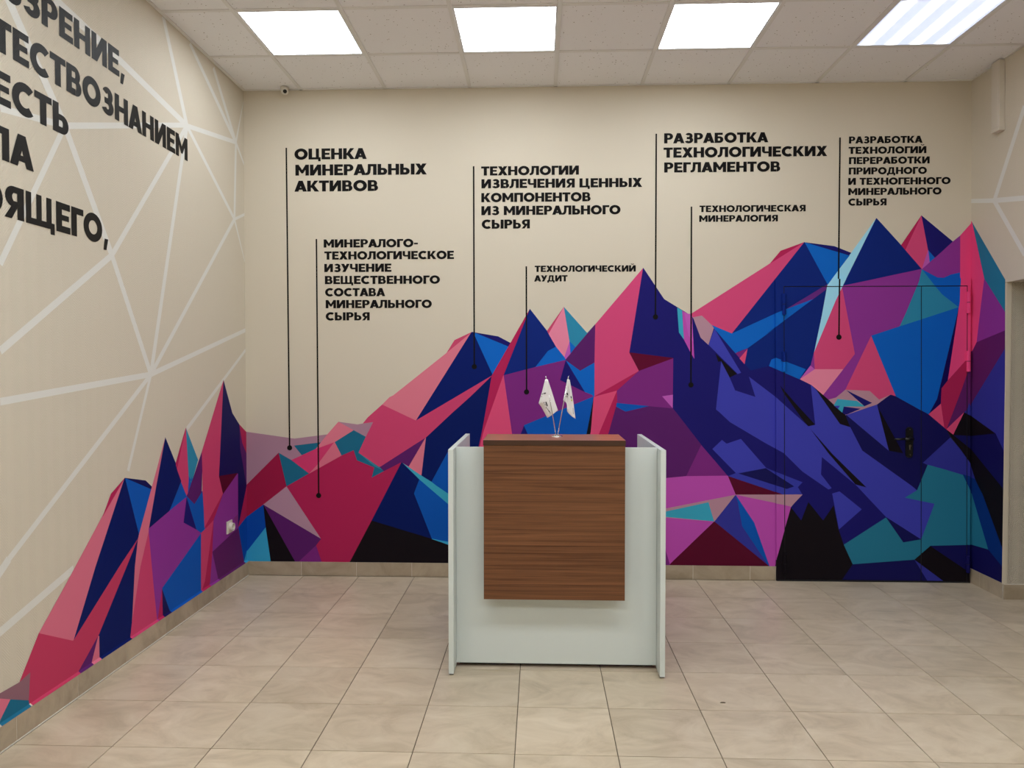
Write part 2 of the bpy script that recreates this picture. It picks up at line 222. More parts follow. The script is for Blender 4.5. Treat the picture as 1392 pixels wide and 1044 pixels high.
# facets on the door, surveyed on the plane of its leaves
DOOR_PAINT=[
('indigo',[(0.725,2.188),(0.866,1.973),(0.871,1.970),(1.055,1.857),(1.069,1.838),(1.219,1.764),(1.363,1.595),(1.469,1.472),(1.596,1.503),(1.810,1.411),(1.890,1.371),(1.918,1.095),(1.871,1.084),(2.201,0.676),(2.409,0.451),(2.122,0.260),(1.883,0.362),(1.756,0.518),(1.829,0.608),(1.709,0.608),(1.318,0.735),(1.133,0.953),(0.933,1.209),(0.935,1.560),(0.630,1.600)]),
('pinkH',[(1.058,1.868),(1.598,2.214),(1.831,2.360),(1.340,1.730),(1.201,1.791),(1.131,1.855),(1.069,1.842)]),
('navyM',[(1.831,2.360),(1.834,2.358),(1.994,2.065),(1.955,1.847),(1.905,1.596),(1.883,1.508),(1.810,1.411),(1.596,1.503),(1.469,1.472),(1.429,1.518),(1.363,1.595),(1.396,1.558),(1.340,1.730)]),
('blue',[(1.201,1.789),(1.340,1.730),(1.651,1.874),(1.712,1.898),(1.896,1.967),(1.738,1.848),(1.569,1.719),(1.630,1.760),(1.450,1.628),(1.363,1.595),(1.219,1.762)]),
('purpR',[(1.712,1.898),(1.992,2.069),(1.994,2.040),(1.896,1.967)]),
('blue',[(1.596,1.503),(1.614,1.549),(1.646,1.560),(1.850,1.481),(1.807,1.411)]),
('viol',[(1.267,1.535),(1.327,1.422),(1.364,1.334),(1.505,1.288),(1.460,1.429),(1.641,1.291),(1.871,1.084),(1.918,1.095),(1.885,1.371),(1.890,1.371),(2.088,1.103),(2.157,1.081),(2.242,0.916),(2.585,0.670),(2.618,0.642),(2.536,0.590),(2.738,0.549),(2.651,0.300),(2.411,0.453),(2.201,0.676),(1.966,0.870),(1.961,0.749),(2.035,0.653),(2.013,0.644),(1.831,0.770),(1.706,0.895),(1.574,0.968),(1.652,0.922),(1.330,1.113),(1.256,1.183),(1.234,1.201)]),
('black',[(1.673,1.370),(1.783,1.242),(1.918,1.095),(1.870,1.085),(1.824,1.139),(1.695,1.322)]),
('black',[(1.890,1.371),(1.967,1.305),(2.124,1.162),(2.157,1.079),(2.087,1.101),(1.923,1.337)]),
('black',[(1.882,1.069),(2.040,0.889),(2.273,0.660),(2.197,0.680),(2.011,0.896)]),
('violS',[(1.318,0.734),(1.376,0.755),(1.584,0.792),(1.835,0.693),(1.803,0.659),(1.833,0.609),(1.709,0.606)]),
('indigoD',[(1.391,0.752),(1.580,0.790),(1.778,0.664),(1.727,0.646)]),
('maroon',[(1.321,0.734),(1.702,0.606),(1.373,0.604)]),
('mauveS',[(1.373,0.604),(1.836,0.608),(1.756,0.522),(1.757,0.524)]),
('maroon',[(1.226,0.414),(0.923,0.115),(0.902,0.075),(1.659,0.076),(1.604,0.111)]),
('violD',[(1.373,0.603),(1.229,0.416),(1.604,0.108),(1.618,0.090),(1.421,0.382)]),
('blueM',[(1.376,0.601),(1.504,0.409),(1.621,0.106),(1.611,0.090),(1.604,0.108),(1.421,0.382),(1.391,0.542)]),
('mag',[(1.373,0.603),(1.756,0.522),(1.661,0.158),(1.654,0.076),(1.619,0.083),(1.504,0.407)]),
('black',[(1.756,0.518),(1.828,0.426),(1.876,0.556),(1.979,0.427),(2.050,0.535),(2.085,0.369),(2.122,0.258),(2.185,0.122),(2.114,0.014),(2.093,-0.053),(1.626,-0.059),(1.654,0.120),(1.672,0.195)]),
('viol',[(2.039,0.616),(2.089,0.631),(2.243,0.507),(2.088,0.365)]),
('tealF',[(2.122,0.258),(2.409,0.451),(2.529,0.278),(2.651,0.300),(2.738,0.549),(2.536,0.590),(2.618,0.642),(2.635,0.690),(2.688,0.819),(2.928,0.754),(2.976,0.655),(3.009,0.626),(3.014,0.266),(2.987,0.266),(2.713,0.256),(2.606,0.158),(2.185,0.122)]),
('indigoD',[(2.410,0.453),(2.651,0.300),(2.529,0.278)]),
('indigoD',[(2.185,0.122),(2.606,0.158),(2.705,0.002),(2.742,-0.083),(2.085,-0.053),(2.114,0.014)]),
('violD',[(2.606,0.158),(2.935,-0.005),(2.936,-0.081),(2.735,-0.083),(2.702,0.002)]),
('black',[(2.606,0.158),(2.713,0.255),(2.963,0.089),(2.999,0.064),(3.001,-0.080),(2.929,-0.081)]),
('indigoD',[(2.713,0.255),(3.014,0.266),(3.017,0.046),(2.963,0.086)]),
('indigoD',[(2.125,1.162),(2.157,1.081),(2.242,0.916),(2.585,0.670),(2.618,0.642),(2.688,0.819),(2.655,0.833),(2.839,1.010),(2.813,1.064),(2.690,1.169),(2.430,1.307),(2.339,1.237)]),
('viol',[(2.130,1.164),(2.339,1.237),(2.423,0.916)]),
('black',[(2.341,1.228),(2.521,0.898),(2.424,0.916)]),
('violD',[(2.839,1.008),(2.655,0.833),(3.011,0.725),(3.006,0.813)]),
('blueN',[(2.926,0.755),(3.007,0.732),(3.009,0.637),(2.982,0.637)]),
('black',[(2.810,1.067),(2.860,1.028),(3.005,0.908),(3.006,0.798),(2.977,0.831)]),
('navyI',[(2.885,1.908),(2.817,1.404),(2.775,1.348),(2.772,1.243),(2.690,1.169),(2.745,1.284),(2.746,1.276)]),
('crimB',[(2.817,1.404),(2.775,1.348),(2.774,1.243),(2.795,1.083),(2.813,1.064),(2.910,1.338),(2.947,1.452),(3.007,1.539),(3.005,1.633)]),
('purpX',[(2.910,1.338),(2.947,1.452),(3.007,1.539),(3.011,1.251),(2.930,1.184),(2.813,1.067)]),
('pink',[(2.690,1.170),(2.772,1.243),(2.797,1.081)]),
('pink',[(2.930,1.184),(2.860,1.028),(2.813,1.068)]),
('violD',[(2.961,1.248),(2.975,1.222),(3.000,1.266),(3.001,1.142),(2.930,1.184),(2.951,1.204)]),
('black',[(2.930,1.184),(3.001,1.145),(3.003,1.020),(2.857,1.026)]),
('indigoD',[(3.003,1.020),(3.005,0.908),(2.860,1.026)]),
('blueF',[(2.294,1.713),(2.487,1.780),(2.885,1.908),(2.746,1.276),(2.690,1.169),(2.465,1.294),(2.333,1.612)]),
('pinkH',[(2.293,1.713),(2.466,1.294),(2.432,1.305),(2.353,1.268),(2.288,1.331),(2.122,1.339)]),
('mauveS',[(2.122,1.339),(2.288,1.331),(2.353,1.270),(2.432,1.307),(2.336,1.238),(2.130,1.164),(2.007,1.270),(2.058,1.284)]),
('tealL',[(2.068,1.275),(2.202,1.261),(2.257,1.222),(2.112,1.222),(2.102,1.180),(2.044,1.231)]),
('indigo',[(2.112,1.222),(2.228,1.207),(2.131,1.165),(2.102,1.180)]),
('viol',[(2.047,1.227),(2.087,1.228),(2.073,1.205)]),
('indigo',[(2.128,1.336),(2.305,1.248),(2.253,1.224)]),
('purpP',[(2.097,2.058),(2.631,2.170),(2.612,2.084),(2.530,1.876),(2.487,1.778),(2.294,1.713),(2.122,1.339),(2.058,1.284),(2.007,1.272),(1.971,1.303),(2.106,1.481),(2.184,1.587),(2.112,1.948)]),
('pinkH',[(2.092,2.050),(2.112,1.948),(2.184,1.587),(2.106,1.481),(1.911,1.481),(1.904,1.594),(2.047,1.949)]),
('lpinkP',[(1.911,1.481),(2.106,1.481),(1.971,1.303),(1.890,1.371),(1.810,1.411)]),
('purpP',[(1.904,1.594),(1.911,1.481),(1.883,1.506)]),
('magL',[(1.883,1.506),(1.911,1.481),(1.810,1.411)]),
('lblue',[(2.318,2.519),(2.063,2.162),(1.992,2.065),(1.955,1.847),(1.905,1.596),(2.047,1.949),(2.097,2.058)]),
('navyM',[(2.321,2.521),(2.097,2.058),(2.631,2.171)]),
('blue',[(1.834,2.359),(2.141,2.266),(2.063,2.162),(1.994,2.065)]),
('purpP',[(2.886,2.399),(2.889,2.146),(2.827,2.132),(2.779,2.109),(2.738,2.112),(2.631,2.170)]),
('pinkR',[(2.966,2.490),(2.886,2.399),(2.890,2.111),(2.895,2.101),(2.891,1.946),(2.817,1.404),(2.981,1.593),(3.012,1.655),(3.008,1.945),(2.999,2.461)]),
('blueF',[(2.631,2.170),(2.738,2.112),(2.779,2.109),(2.889,2.146),(2.890,2.111),(2.895,2.101),(2.884,1.907),(2.770,1.997),(2.711,2.067)]),
('tealP',[(2.631,2.170),(2.711,2.067),(2.770,1.997),(2.884,1.907),(2.885,1.908),(2.486,1.776),(2.530,1.876),(2.612,2.084)]),
]
LEFT_LINES=[(2.885,2.957,3.230,2.566,0.046),(2.835,2.507,3.230,2.566,0.028),(3.230,2.566,4.376,2.940,0.028),(3.230,2.566,2.821,1.899,0.029),(3.230,2.566,3.580,2.047,0.041),(4.376,2.936,3.660,3.036,0.039),(3.660,3.036,3.167,3.092,0.046),(4.376,2.936,4.111,3.458,0.043),(4.376,2.936,5.092,3.053,0.029),(4.376,2.936,3.580,2.047,0.031),(4.376,2.936,3.933,1.457,0.035),(4.376,2.936,5.056,2.516,0.031),(5.092,3.053,4.424,3.448,0.039),(5.092,3.053,4.746,3.427,0.036),(5.092,3.053,5.259,3.382,0.025),(5.092,3.053,5.249,2.941,0.028),(5.092,3.053,5.056,2.516,0.031),(5.056,2.516,5.242,2.584,0.021),(5.056,2.516,5.248,2.250,0.024),(5.056,2.516,3.933,1.457,0.030),(3.580,2.047,2.814,1.560,0.032),(3.580,2.047,3.933,1.457,0.036),(3.933,1.457,5.250,1.760,0.029),(3.933,1.457,2.809,1.362,0.030),(3.933,1.457,2.843,0.736,0.027),(2.843,0.736,2.779,0.684,0.036),(3.933,1.457,3.700,0.966,0.024),(5.234,1.617,4.337,1.128,0.028),(3.249,0.586,2.777,0.460,0.035),]
RIGHT_LINES=[(4.971,2.583,5.242,2.637,0.029),(4.971,2.583,4.662,2.530,0.032),(4.971,2.583,4.672,3.091,0.039),(4.971,2.581,4.666,2.186,0.034),]
BACK_TEXT={
'1':[('ОЦЕНКА',-1.737,-1.220,2.9670,3.0456),('МИНЕРАЛЬНЫХ',-1.731,-0.793,2.8556,2.9311),('АКТИВОВ',-1.739,-1.140,2.7406,2.8205),],
'2':[('МИНЕРАЛОГО-',-1.531,-0.858,2.3442,2.4034),('ТЕХНОЛОГИЧЕСКОЕ',-1.527,-0.602,2.2587,2.3180),('ИЗУЧЕНИЕ',-1.528,-1.047,2.1714,2.2298),('ВЕЩЕСТВЕННОГО',-1.524,-0.702,2.0858,2.1441),('СОСТАВА',-1.523,-1.092,1.9990,2.0574),('МИНЕРАЛЬНОГО',-1.519,-0.760,1.9139,1.9739),('СЫРЬЯ',-1.520,-1.204,1.8273,1.8864),],
'3':[('ТЕХНОЛОГИИ',-0.409,0.277,2.8436,2.9062),('ИЗВЛЕЧЕНИЯ ЦЕННЫХ',-0.407,0.718,2.7523,2.8185),('КОМПОНЕНТОВ',-0.408,0.359,2.6568,2.7205),('ИЗ МИНЕРАЛЬНОГО',-0.408,0.568,2.5640,2.6303),('СЫРЬЯ',-0.405,-0.066,2.4700,2.5339),],
'4':[('ТЕХНОЛОГИЧЕСКИЙ',-0.032,0.675,2.1648,2.2091),('АУДИТ',-0.036,0.199,2.0973,2.1422),],
'5':[('РАЗРАБОТКА',0.869,1.586,3.0528,3.1239),('ТЕХНОЛОГИЧЕСКИХ',0.865,1.989,2.9532,3.0258),('РЕГЛАМЕНТОВ',0.870,1.669,2.8517,2.9214),],
'6':[('ТЕХНОЛОГИЧЕСКАЯ',1.115,1.845,2.5758,2.6200),('МИНЕРАЛОГИЯ',1.114,1.656,2.5062,2.5541),],
'7':[('РАЗРАБОТКА',2.136,2.635,3.0380,3.0873),('ТЕХНОЛОГИЙ',2.134,2.661,2.9668,3.0157),('ПЕРЕРАБОТКИ',2.137,2.684,2.8966,2.9455),('ПРИРОДНОГО',2.137,2.666,2.8261,2.8736),('И ТЕХНОГЕННОГО',2.134,2.827,2.7538,2.8032),('МИНЕРАЛЬНОГО',2.135,2.767,2.6839,2.7329),('СЫРЬЯ',2.136,2.396,2.6117,2.6607),],}
POINTERS=[(-1.795,3.052,-1.786,0.918),(-1.583,2.406,-1.578,0.576),(-0.462,2.909,-0.459,1.499),(-0.091,2.205,-0.089,1.320),(0.814,3.121,0.814,1.847),(1.060,2.614,1.063,1.371),(2.075,3.081,2.074,1.703),]
# ---------------------------------------------------------------- helpers
def lin(c):
    v=[int(c[i:i+2],16)/255 for i in (1,3,5)] if isinstance(c,str) else [x/255 for x in c]
    return tuple(x/12.92 if x<=.04045 else ((x+.055)/1.055)**2.4 for x in v)
MATS={}
def mat(name,col,rough=.6,metal=0,spec=.5,emit=None,strength=0):
    if name in MATS: return MATS[name]
    m=bpy.data.materials.new(name);m.use_nodes=True;b=m.node_tree.nodes['Principled BSDF']
    c=lin(col) if isinstance(col,str) else col
    b.inputs['Base Color'].default_value=(*c,1);b.inputs['Roughness'].default_value=rough;b.inputs['Metallic'].default_value=metal
    b.inputs['Specular IOR Level'].default_value=spec
    if emit: b.inputs['Emission Color'].default_value=(*emit,1);b.inputs['Emission Strength'].default_value=strength
    MATS[name]=m;return m
def nd(m,t,**k):
    n=m.node_tree.nodes.new(t)
    for a,v in k.items(): setattr(n,a,v)
    return n
def lk(m,a,b): m.node_tree.links.new(a,b)
def wallpaper(m,axis,strength=.25,scale=1.0,dist=.0006):
    """fine herringbone relief of the painted wallpaper (bump only)"""
    tc=nd(m,'ShaderNodeTexCoord');sep=nd(m,'ShaderNodeSeparateXYZ');lk(m,tc.outputs['Object'],sep.inputs[0])
    u=sep.outputs[axis];z=sep.outputs[2]
    def M(op,a,b=None):
        n=nd(m,'ShaderNodeMath',operation=op)
        for i,v in enumerate((a,b)):
            if v is None: continue
            if isinstance(v,(int,float)): n.inputs[i].default_value=v
            else: lk(m,v,n.inputs[i])
        return n.outputs[0]
    tri=M('PINGPONG',u,.018/scale)
    ph=M('MULTIPLY',M('ADD',z,M('MULTIPLY',tri,1.2)),2*math.pi/(.0055/scale))
    h=M('SINE',ph)
    nz=nd(m,'ShaderNodeTexNoise');nz.inputs['Scale'].default_value=160;lk(m,tc.outputs['Object'],nz.inputs['Vector'])
    hh=M('ADD',h,M('MULTIPLY',nz.outputs['Fac'],1.5))
    bp=nd(m,'ShaderNodeBump');bp.inputs['Strength'].default_value=strength;bp.inputs['Distance'].default_value=dist
    lk(m,hh,bp.inputs['Height']);lk(m,bp.outputs[0],m.node_tree.nodes['Principled BSDF'].inputs['Normal'])
COL=bpy.context.scene.collection
def mesh_obj(name,verts,faces,mats,parent=None,fm=None,smooth=False):
    me=bpy.data.meshes.new(name);me.from_pydata([tuple(v) for v in verts],[],[tuple(f) for f in faces])
    for m in (mats if isinstance(mats,(list,tuple)) else [mats]): me.materials.append(m)
    if fm: me.polygons.foreach_set('material_index',fm)
    if smooth: me.polygons.foreach_set('use_smooth',[True]*len(me.polygons))
    me.update();o=bpy.data.objects.new(name,me);COL.objects.link(o)
    if parent: o.parent=parent;o.matrix_parent_inverse.identity();o.location=tuple(-parent.location)
    return o
def bm_obj(name,bm,mats,parent=None,smooth=False):
    me=bpy.data.meshes.new(name);bm.to_mesh(me);bm.free()
    for m in (mats if isinstance(mats,(list,tuple)) else [mats]): me.materials.append(m)
    if smooth: me.polygons.foreach_set('use_smooth',[True]*len(me.polygons))
    o=bpy.data.objects.new(name,me);COL.objects.link(o)
    if parent: o.parent=parent;o.location=tuple(-parent.location)
    return o
def add_box(bm,x0,x1,y0,y1,z0,z1,bev=0,mi=0):
    vs=[bm.verts.new(p) for p in ((x0,y0,z0),(x1,y0,z0),(x1,y1,z0),(x0,y1,z0),(x0,y0,z1),(x1,y0,z1),(x1,y1,z1),(x0,y1,z1))]
    fs=[bm.faces.new([vs[i] for i in f]) for f in ((0,3,2,1),(4,5,6,7),(0,1,5,4),(1,2,6,5),(2,3,7,6),(3,0,4,7))]
    for f in fs: f.material_index=mi
    if bev: bmesh.ops.bevel(bm,geom=list({e for f in fs for e in f.edges}),offset=bev,segments=2,profile=.5,affect='EDGES')
def box(name,x0,x1,y0,y1,z0,z1,m,parent=None,bev=0):
    bm=bmesh.new();add_box(bm,x0,x1,y0,y1,z0,z1,bev);return bm_obj(name,bm,m,parent)
def tube(bm,p,q,r0,r1=None,seg=16,caps=True):
    r1=r0 if r1 is None else r1;p=Vector(p);q=Vector(q);d=(q-p).normalized()
    a=d.orthogonal().normalized();b=d.cross(a)
    A=[bm.verts.new(p+(a*math.cos(t)+b*math.sin(t))*r0) for t in (2*math.pi*i/seg for i in range(seg))]
    B=[bm.verts.new(q+(a*math.cos(t)+b*math.sin(t))*r1) for t in (2*math.pi*i/seg for i in range(seg))]
    for i in range(seg): bm.faces.new((A[i],A[(i+1)%seg],B[(i+1)%seg],B[i]))
    if caps: bm.faces.new(A[::-1]);bm.faces.new(B)
def tag(o,label,cat,group=None):
    o['label']=label;o['category']=cat
    if group: o['group']=group
    return o
def struct(o): o['kind']='structure';return o
def empty(name,loc):
    o=bpy.data.objects.new(name,None);o.location=loc;COL.objects.link(o);return o

# ---------------------------------------------------------------- paint colours of the mural
PAL=dict(
dp=(80,29,87),purp=(124,41,126),purpD=(90,31,103),purpP=(142,54,149),purpR=(101,42,127),purpX=(97,32,99),mauve=(171,131,152),mauveL=(179,140,160),mauveP=(181,139,156),mauveS=(182,137,154),mauveD=(143,102,114),
tealD=(30,105,137),tealM=(56,133,158),tealL=(58,164,194),tealP=(46,136,172),tealF=(39,119,148),tealR=(38,120,154),cyanD=(56,163,207),crimD=(156,27,68),crimB=(176,36,85),crimL=(191,59,95),crim=(179,34,86),
lpink=(220,121,142),lpinkB=(214,112,136),lpinkP=(231,134,163),pink=(220,77,121),pinkM=(210,60,112),pinkD=(203,67,111),pinkX=(200,70,108),pinkH=(211,73,123),pinkR=(233,73,132),
navy=(2,26,102),navyL=(2,24,93),navyM=(10,37,120),navyI=(19,6,81),blue=(11,101,198),blueM=(8,85,179),blueD=(7,73,170),blueF=(9,97,197),blueN=(8,49,123),
indigo=(27,23,107),indigoD=(21,19,85),viol=(62,65,177),violD=(51,53,150),violS=(54,59,167),magL=(191,92,187),mag=(188,77,177),magD=(132,52,126),maroon=(87,9,41),maroonL=(94,5,44),black=(21,15,21),lblue=(160,221,247))
def paint(n):
    k='paint_'+n
    if k not in MATS:
        m=mat(k,lin(PAL[n]),.6,0,.1)
        wallpaper(m,0,.12)
    return MATS[k]
CREAM=mat('cream_wallpaper','#d2c8b6',.62,0,.3);wallpaper(CREAM,0,.2)
CREAM_S=mat('cream_wallpaper_side','#d2c8b6',.62,0,.3);wallpaper(CREAM_S,1,.6,.45,.0008)
PLAIN=mat('cream_paint','#cec3b0',.55)
WLINE=mat('white_line_paint','#dcdad4',.5);wallpaper(WLINE,1,.3,.55)
BLACK=mat('black_vinyl','#171514',.5,0,.18);wallpaper(BLACK,1,.3,.55)
BLACK2=mat('black_vinyl_flat','#141212',.55,0,.08)
CEIL=mat('ceiling_board','#d8d2ca',.9,0,.2)
def ceil_tex():
    m=CEIL;b=m.node_tree.nodes['Principled BSDF'];tc=nd(m,'ShaderNodeTexCoord')
    gm=nd(m,'ShaderNodeNewGeometry')
    v=nd(m,'ShaderNodeTexVoronoi');v.inputs['Scale'].default_value=42;lk(m,gm.outputs['Position'],v.inputs['Vector'])
    n=nd(m,'ShaderNodeTexNoise');n.inputs['Scale'].default_value=9;lk(m,gm.outputs['Position'],n.inputs['Vector'])
    w=nd(m,'ShaderNodeTexWhiteNoise');lk(m,v.outputs['Position'],w.inputs['Vector'])
    rad=nd(m,'ShaderNodeMath',operation='MULTIPLY');rad.inputs[1].default_value=.17;lk(m,w.outputs['Value'],rad.inputs[0])
    lt=nd(m,'ShaderNodeMath',operation='LESS_THAN');lk(m,v.outputs['Distance'],lt.inputs[0]);lk(m,rad.outputs[0],lt.inputs[1])
    mx=nd(m,'ShaderNodeMix',data_type='RGBA');lk(m,lt.outputs[0],mx.inputs['Factor']);mx.inputs['A'].default_value=(*lin('#eeedef'),1);mx.inputs['B'].default_value=(*lin('#a0968c'),1)
    lk(m,mx.outputs['Result'],b.inputs['Base Color'])
    bp=nd(m,'ShaderNodeBump',invert=True);bp.inputs['Strength'].default_value=.5;bp.inputs['Distance'].default_value=.002;lk(m,lt.outputs[0],bp.inputs['Height']);lk(m,bp.outputs[0],b.inputs['Normal'])
ceil_tex()
BAR=mat('ceiling_bar_metal','#e0dedc',.5)
GAP=mat('dark_gap','#0c0a10',.8)
GROUT=mat('floor_grout','#5e5343',.9)
def tile_tex(name,base,dark,light,rough):
    m=mat(name,base,rough,0,.5);b=m.node_tree.nodes['Principled BSDF'];gm=nd(m,'ShaderNodeNewGeometry');oi=nd(m,'ShaderNodeObjectInfo')
    off=nd(m,'ShaderNodeVectorMath',operation='ADD');sc=nd(m,'ShaderNodeVectorMath',operation='SCALE');cb=nd(m,'ShaderNodeCombineXYZ')
    lk(m,oi.outputs['Random'],cb.inputs[0]);lk(m,oi.outputs['Random'],cb.inputs[2]);lk(m,cb.outputs[0],sc.inputs[0]);sc.inputs['Scale'].default_value=60
    lk(m,gm.outputs['Position'],off.inputs[0]);lk(m,sc.outputs[0],off.inputs[1])
    mp=nd(m,'ShaderNodeMapping');mp.inputs['Rotation'].default_value=(0,0,.5);mp.inputs['Scale'].default_value=(1.7,2.7,2);lk(m,off.outputs[0],mp.inputs['Vector'])
    n=nd(m,'ShaderNodeTexNoise');n.inputs['Scale'].default_value=2.2;n.inputs['Detail'].default_value=7;n.inputs['Roughness'].default_value=.62;n.inputs['Distortion'].default_value=1.1;lk(m,mp.outputs[0],n.inputs['Vector'])
    r=nd(m,'ShaderNodeValToRGB');e=r.color_ramp.elements;e[0].position=.28;e[0].color=(*lin(dark),1);e[1].position=.74;e[1].color=(*lin(light),1)
    x=e.new(.5);x.color=(*lin(base),1)
    lk(m,n.outputs['Fac'],r.inputs[0])
    # per tile brightness
    hs=nd(m,'ShaderNodeHueSaturation');mr=nd(m,'ShaderNodeMapRange');mr.inputs['To Min'].default_value=.93;mr.inputs['To Max'].default_value=1.05
    lk(m,oi.outputs['Random'],mr.inputs['Value']);lk(m,mr.outputs[0],hs.inputs['Value']);lk(m,r.outputs[0],hs.inputs['Color']);lk(m,hs.outputs[0],b.inputs['Base Color'])
    return m
FTILE=tile_tex('floor_porcelain','#c4b49c','#ae9e86','#d2c4ae',.34)
STILE=tile_tex('skirting_porcelain','#aa9a84','#96866f','#b8a992',.4)
WHITE_GROUT=mat('white_grout','#d8d0c2',.7)
LAM=mat('white_laminate','#ced5d2',.35)
CHROME=mat('chrome','#d8d8da',.18,1)
def wood(name,sh,rough=.42,spec=.4,lift=1.0):
    m=mat(name,'#70452a',rough,0,spec);b=m.node_tree.nodes['Principled BSDF'];tc=nd(m,'ShaderNodeTexCoord')
    mp=nd(m,'ShaderNodeMapping');mp.inputs['Scale'].default_value=(.6,34,34);mp.inputs['Location'].default_value=(sh,0,0);lk(m,tc.outputs['Object'],mp.inputs['Vector'])
    n=nd(m,'ShaderNodeTexNoise');n.inputs['Scale'].default_value=1.6;n.inputs['Detail'].default_value=8;n.inputs['Roughness'].default_value=.6;n.inputs['Distortion'].default_value=.9;lk(m,mp.outputs[0],n.inputs['Vector'])
    mp2=nd(m,'ShaderNodeMapping');mp2.inputs['Scale'].default_value=(1.6,240,240);lk(m,tc.outputs['Object'],mp2.inputs['Vector'])
    n2=nd(m,'ShaderNodeTexNoise');n2.inputs['Scale'].default_value=1.3;n2.inputs['Detail'].default_value=4;lk(m,mp2.outputs[0],n2.inputs['Vector'])
    ad=nd(m,'ShaderNodeMath',operation='MULTIPLY_ADD');ad.inputs[1].default_value=.35;lk(m,n2.outputs['Fac'],ad.inputs[0]);lk(m,n.outputs['Fac'],ad.inputs[2])
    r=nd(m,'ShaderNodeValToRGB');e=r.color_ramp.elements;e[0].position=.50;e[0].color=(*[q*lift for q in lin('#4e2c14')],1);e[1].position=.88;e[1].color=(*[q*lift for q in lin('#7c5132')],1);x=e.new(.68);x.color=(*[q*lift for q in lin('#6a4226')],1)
    lk(m,ad.outputs[0],r.inputs[0]);lk(m,r.outputs[0],b.inputs['Base Color']);return m
WOOD=wood('walnut_laminate',0)
WOOD_LIT=wood('walnut_lit_top',3.1,.32,1.0,2.3)  # same walnut, ramp lifted: light on the top painted into its colour
WOODE=mat('walnut_edge_band','#3e2413',.4)

# ---------------------------------------------------------------- planar map of painted facets
def inside(pts,poly):
    x=pts[:,0];y=pts[:,1];r=np.zeros(len(pts),bool);n=len(poly)
    for i in range(n):
        x0,y0=poly[i];x1,y1=poly[(i+1)%n]
        if y0==y1: continue
        c=(y0>y)!=(y1>y)
        r^=c&(x<(x1-x0)*(y-y0)/(y1-y0)+x0)
    return r
def arrange(paints,regions):
    """split the plane by all outlines; each triangle takes the topmost paint and its region"""
    V=[];E=[]
    for poly in [p for _,p in paints]+[p for _,p in regions]:
        b=len(V);V+=[Vector(p) for p in poly];E+=[(b+i,b+(i+1)%len(poly)) for i in range(len(poly))]
    vs,es,fs,*_=delaunay_2d_cdt(V,E,[],0,1e-5,False)
    P=np.array([(v.x,v.y) for v in vs]);F=np.array([f[:3] for f in fs]);cen=P[F].mean(1)
    pi=np.full(len(F),-1);ri=np.full(len(F),-1)
    for i,(_,p) in enumerate(paints): pi[inside(cen,p)]=i
    for i,(_,p) in enumerate(regions): ri[inside(cen,p)]=i
    # hairline gaps between neighbouring facets take the neighbour's paint
    A,B,C=P[F[:,0]],P[F[:,1]],P[F[:,2]];L=np.stack([np.hypot(*(B-A).T),np.hypot(*(C-B).T),np.hypot(*(A-C).T)],1)
    ar=.5*np.abs((B[:,0]-A[:,0])*(C[:,1]-A[:,1])-(C[:,0]-A[:,0])*(B[:,1]-A[:,1]));thin=(2*ar/np.maximum(L.sum(1),1e-9))<.0042
    for _ in range(4):
        em={}
        for t,f in enumerate(F):
            for e in range(3):
                a,b=f[e],f[(e+1)%3];em.setdefault((min(a,b),max(a,b)),[]).append((t,e))
        ch=False;new=pi.copy()
        for l in em.values():
            if len(l)==2:
                for (t,e),(u,_e) in ((l[0],l[1]),(l[1],l[0])):
                    if pi[t]<0 and thin[t] and pi[u]>=0 and L[t][e]>=.45*L[t].max(): new[t]=pi[u];ch=True
        pi=new
        if not ch: break
    return P,F,pi,ri
def facet_mesh(name,P,F,pi,paints,sel,place,depth,parent=None,back=None):
    """one mesh of the selected triangles; boundary edges get a side wall of given depth in the facet's paint"""
    cols=sorted({paints[i][0] for i in pi[sel]});ci={c:k for k,c in enumerate(cols)}
    vid={};verts=[];faces=[];fm=[]
    def vv(i,d):
        k=(int(i),d)
        if k not in vid: vid[k]=len(verts);verts.append(place(P[i],d))
        return vid[k]
    ed={}
    for t,p in zip(F[sel],pi[sel]):
        c=ci[paints[p][0]]
        faces.append([vv(i,0) for i in t]);fm.append(c)
        for a,b in ((t[0],t[1]),(t[1],t[2]),(t[2],t[0])):
            k=(min(a,b),max(a,b));ed.setdefault(k,[]).append((a,b,c))
    if depth:
        for k,l in ed.items():
            if len(l)==1:
                a,b,c=l[0];faces.append([vv(b,0),vv(a,0),vv(a,depth),vv(b,depth)]);fm.append(c)
    return mesh_obj(name,verts,faces,[paint(c) for c in cols],parent,fm)

# ---------------------------------------------------------------- the room shell
W=5.2296;XL=-2.102;CZ=3.4564;YB=-2.6
def XRz(z): return 3.0-.0117*z
HX=4.6                                    # far side of the adjoining hall
JY0=4.853;JY1=3.3;LZ=2.037                  # the opening in the right wall
S=.3979;FX=-1.2867;FY=4.8164
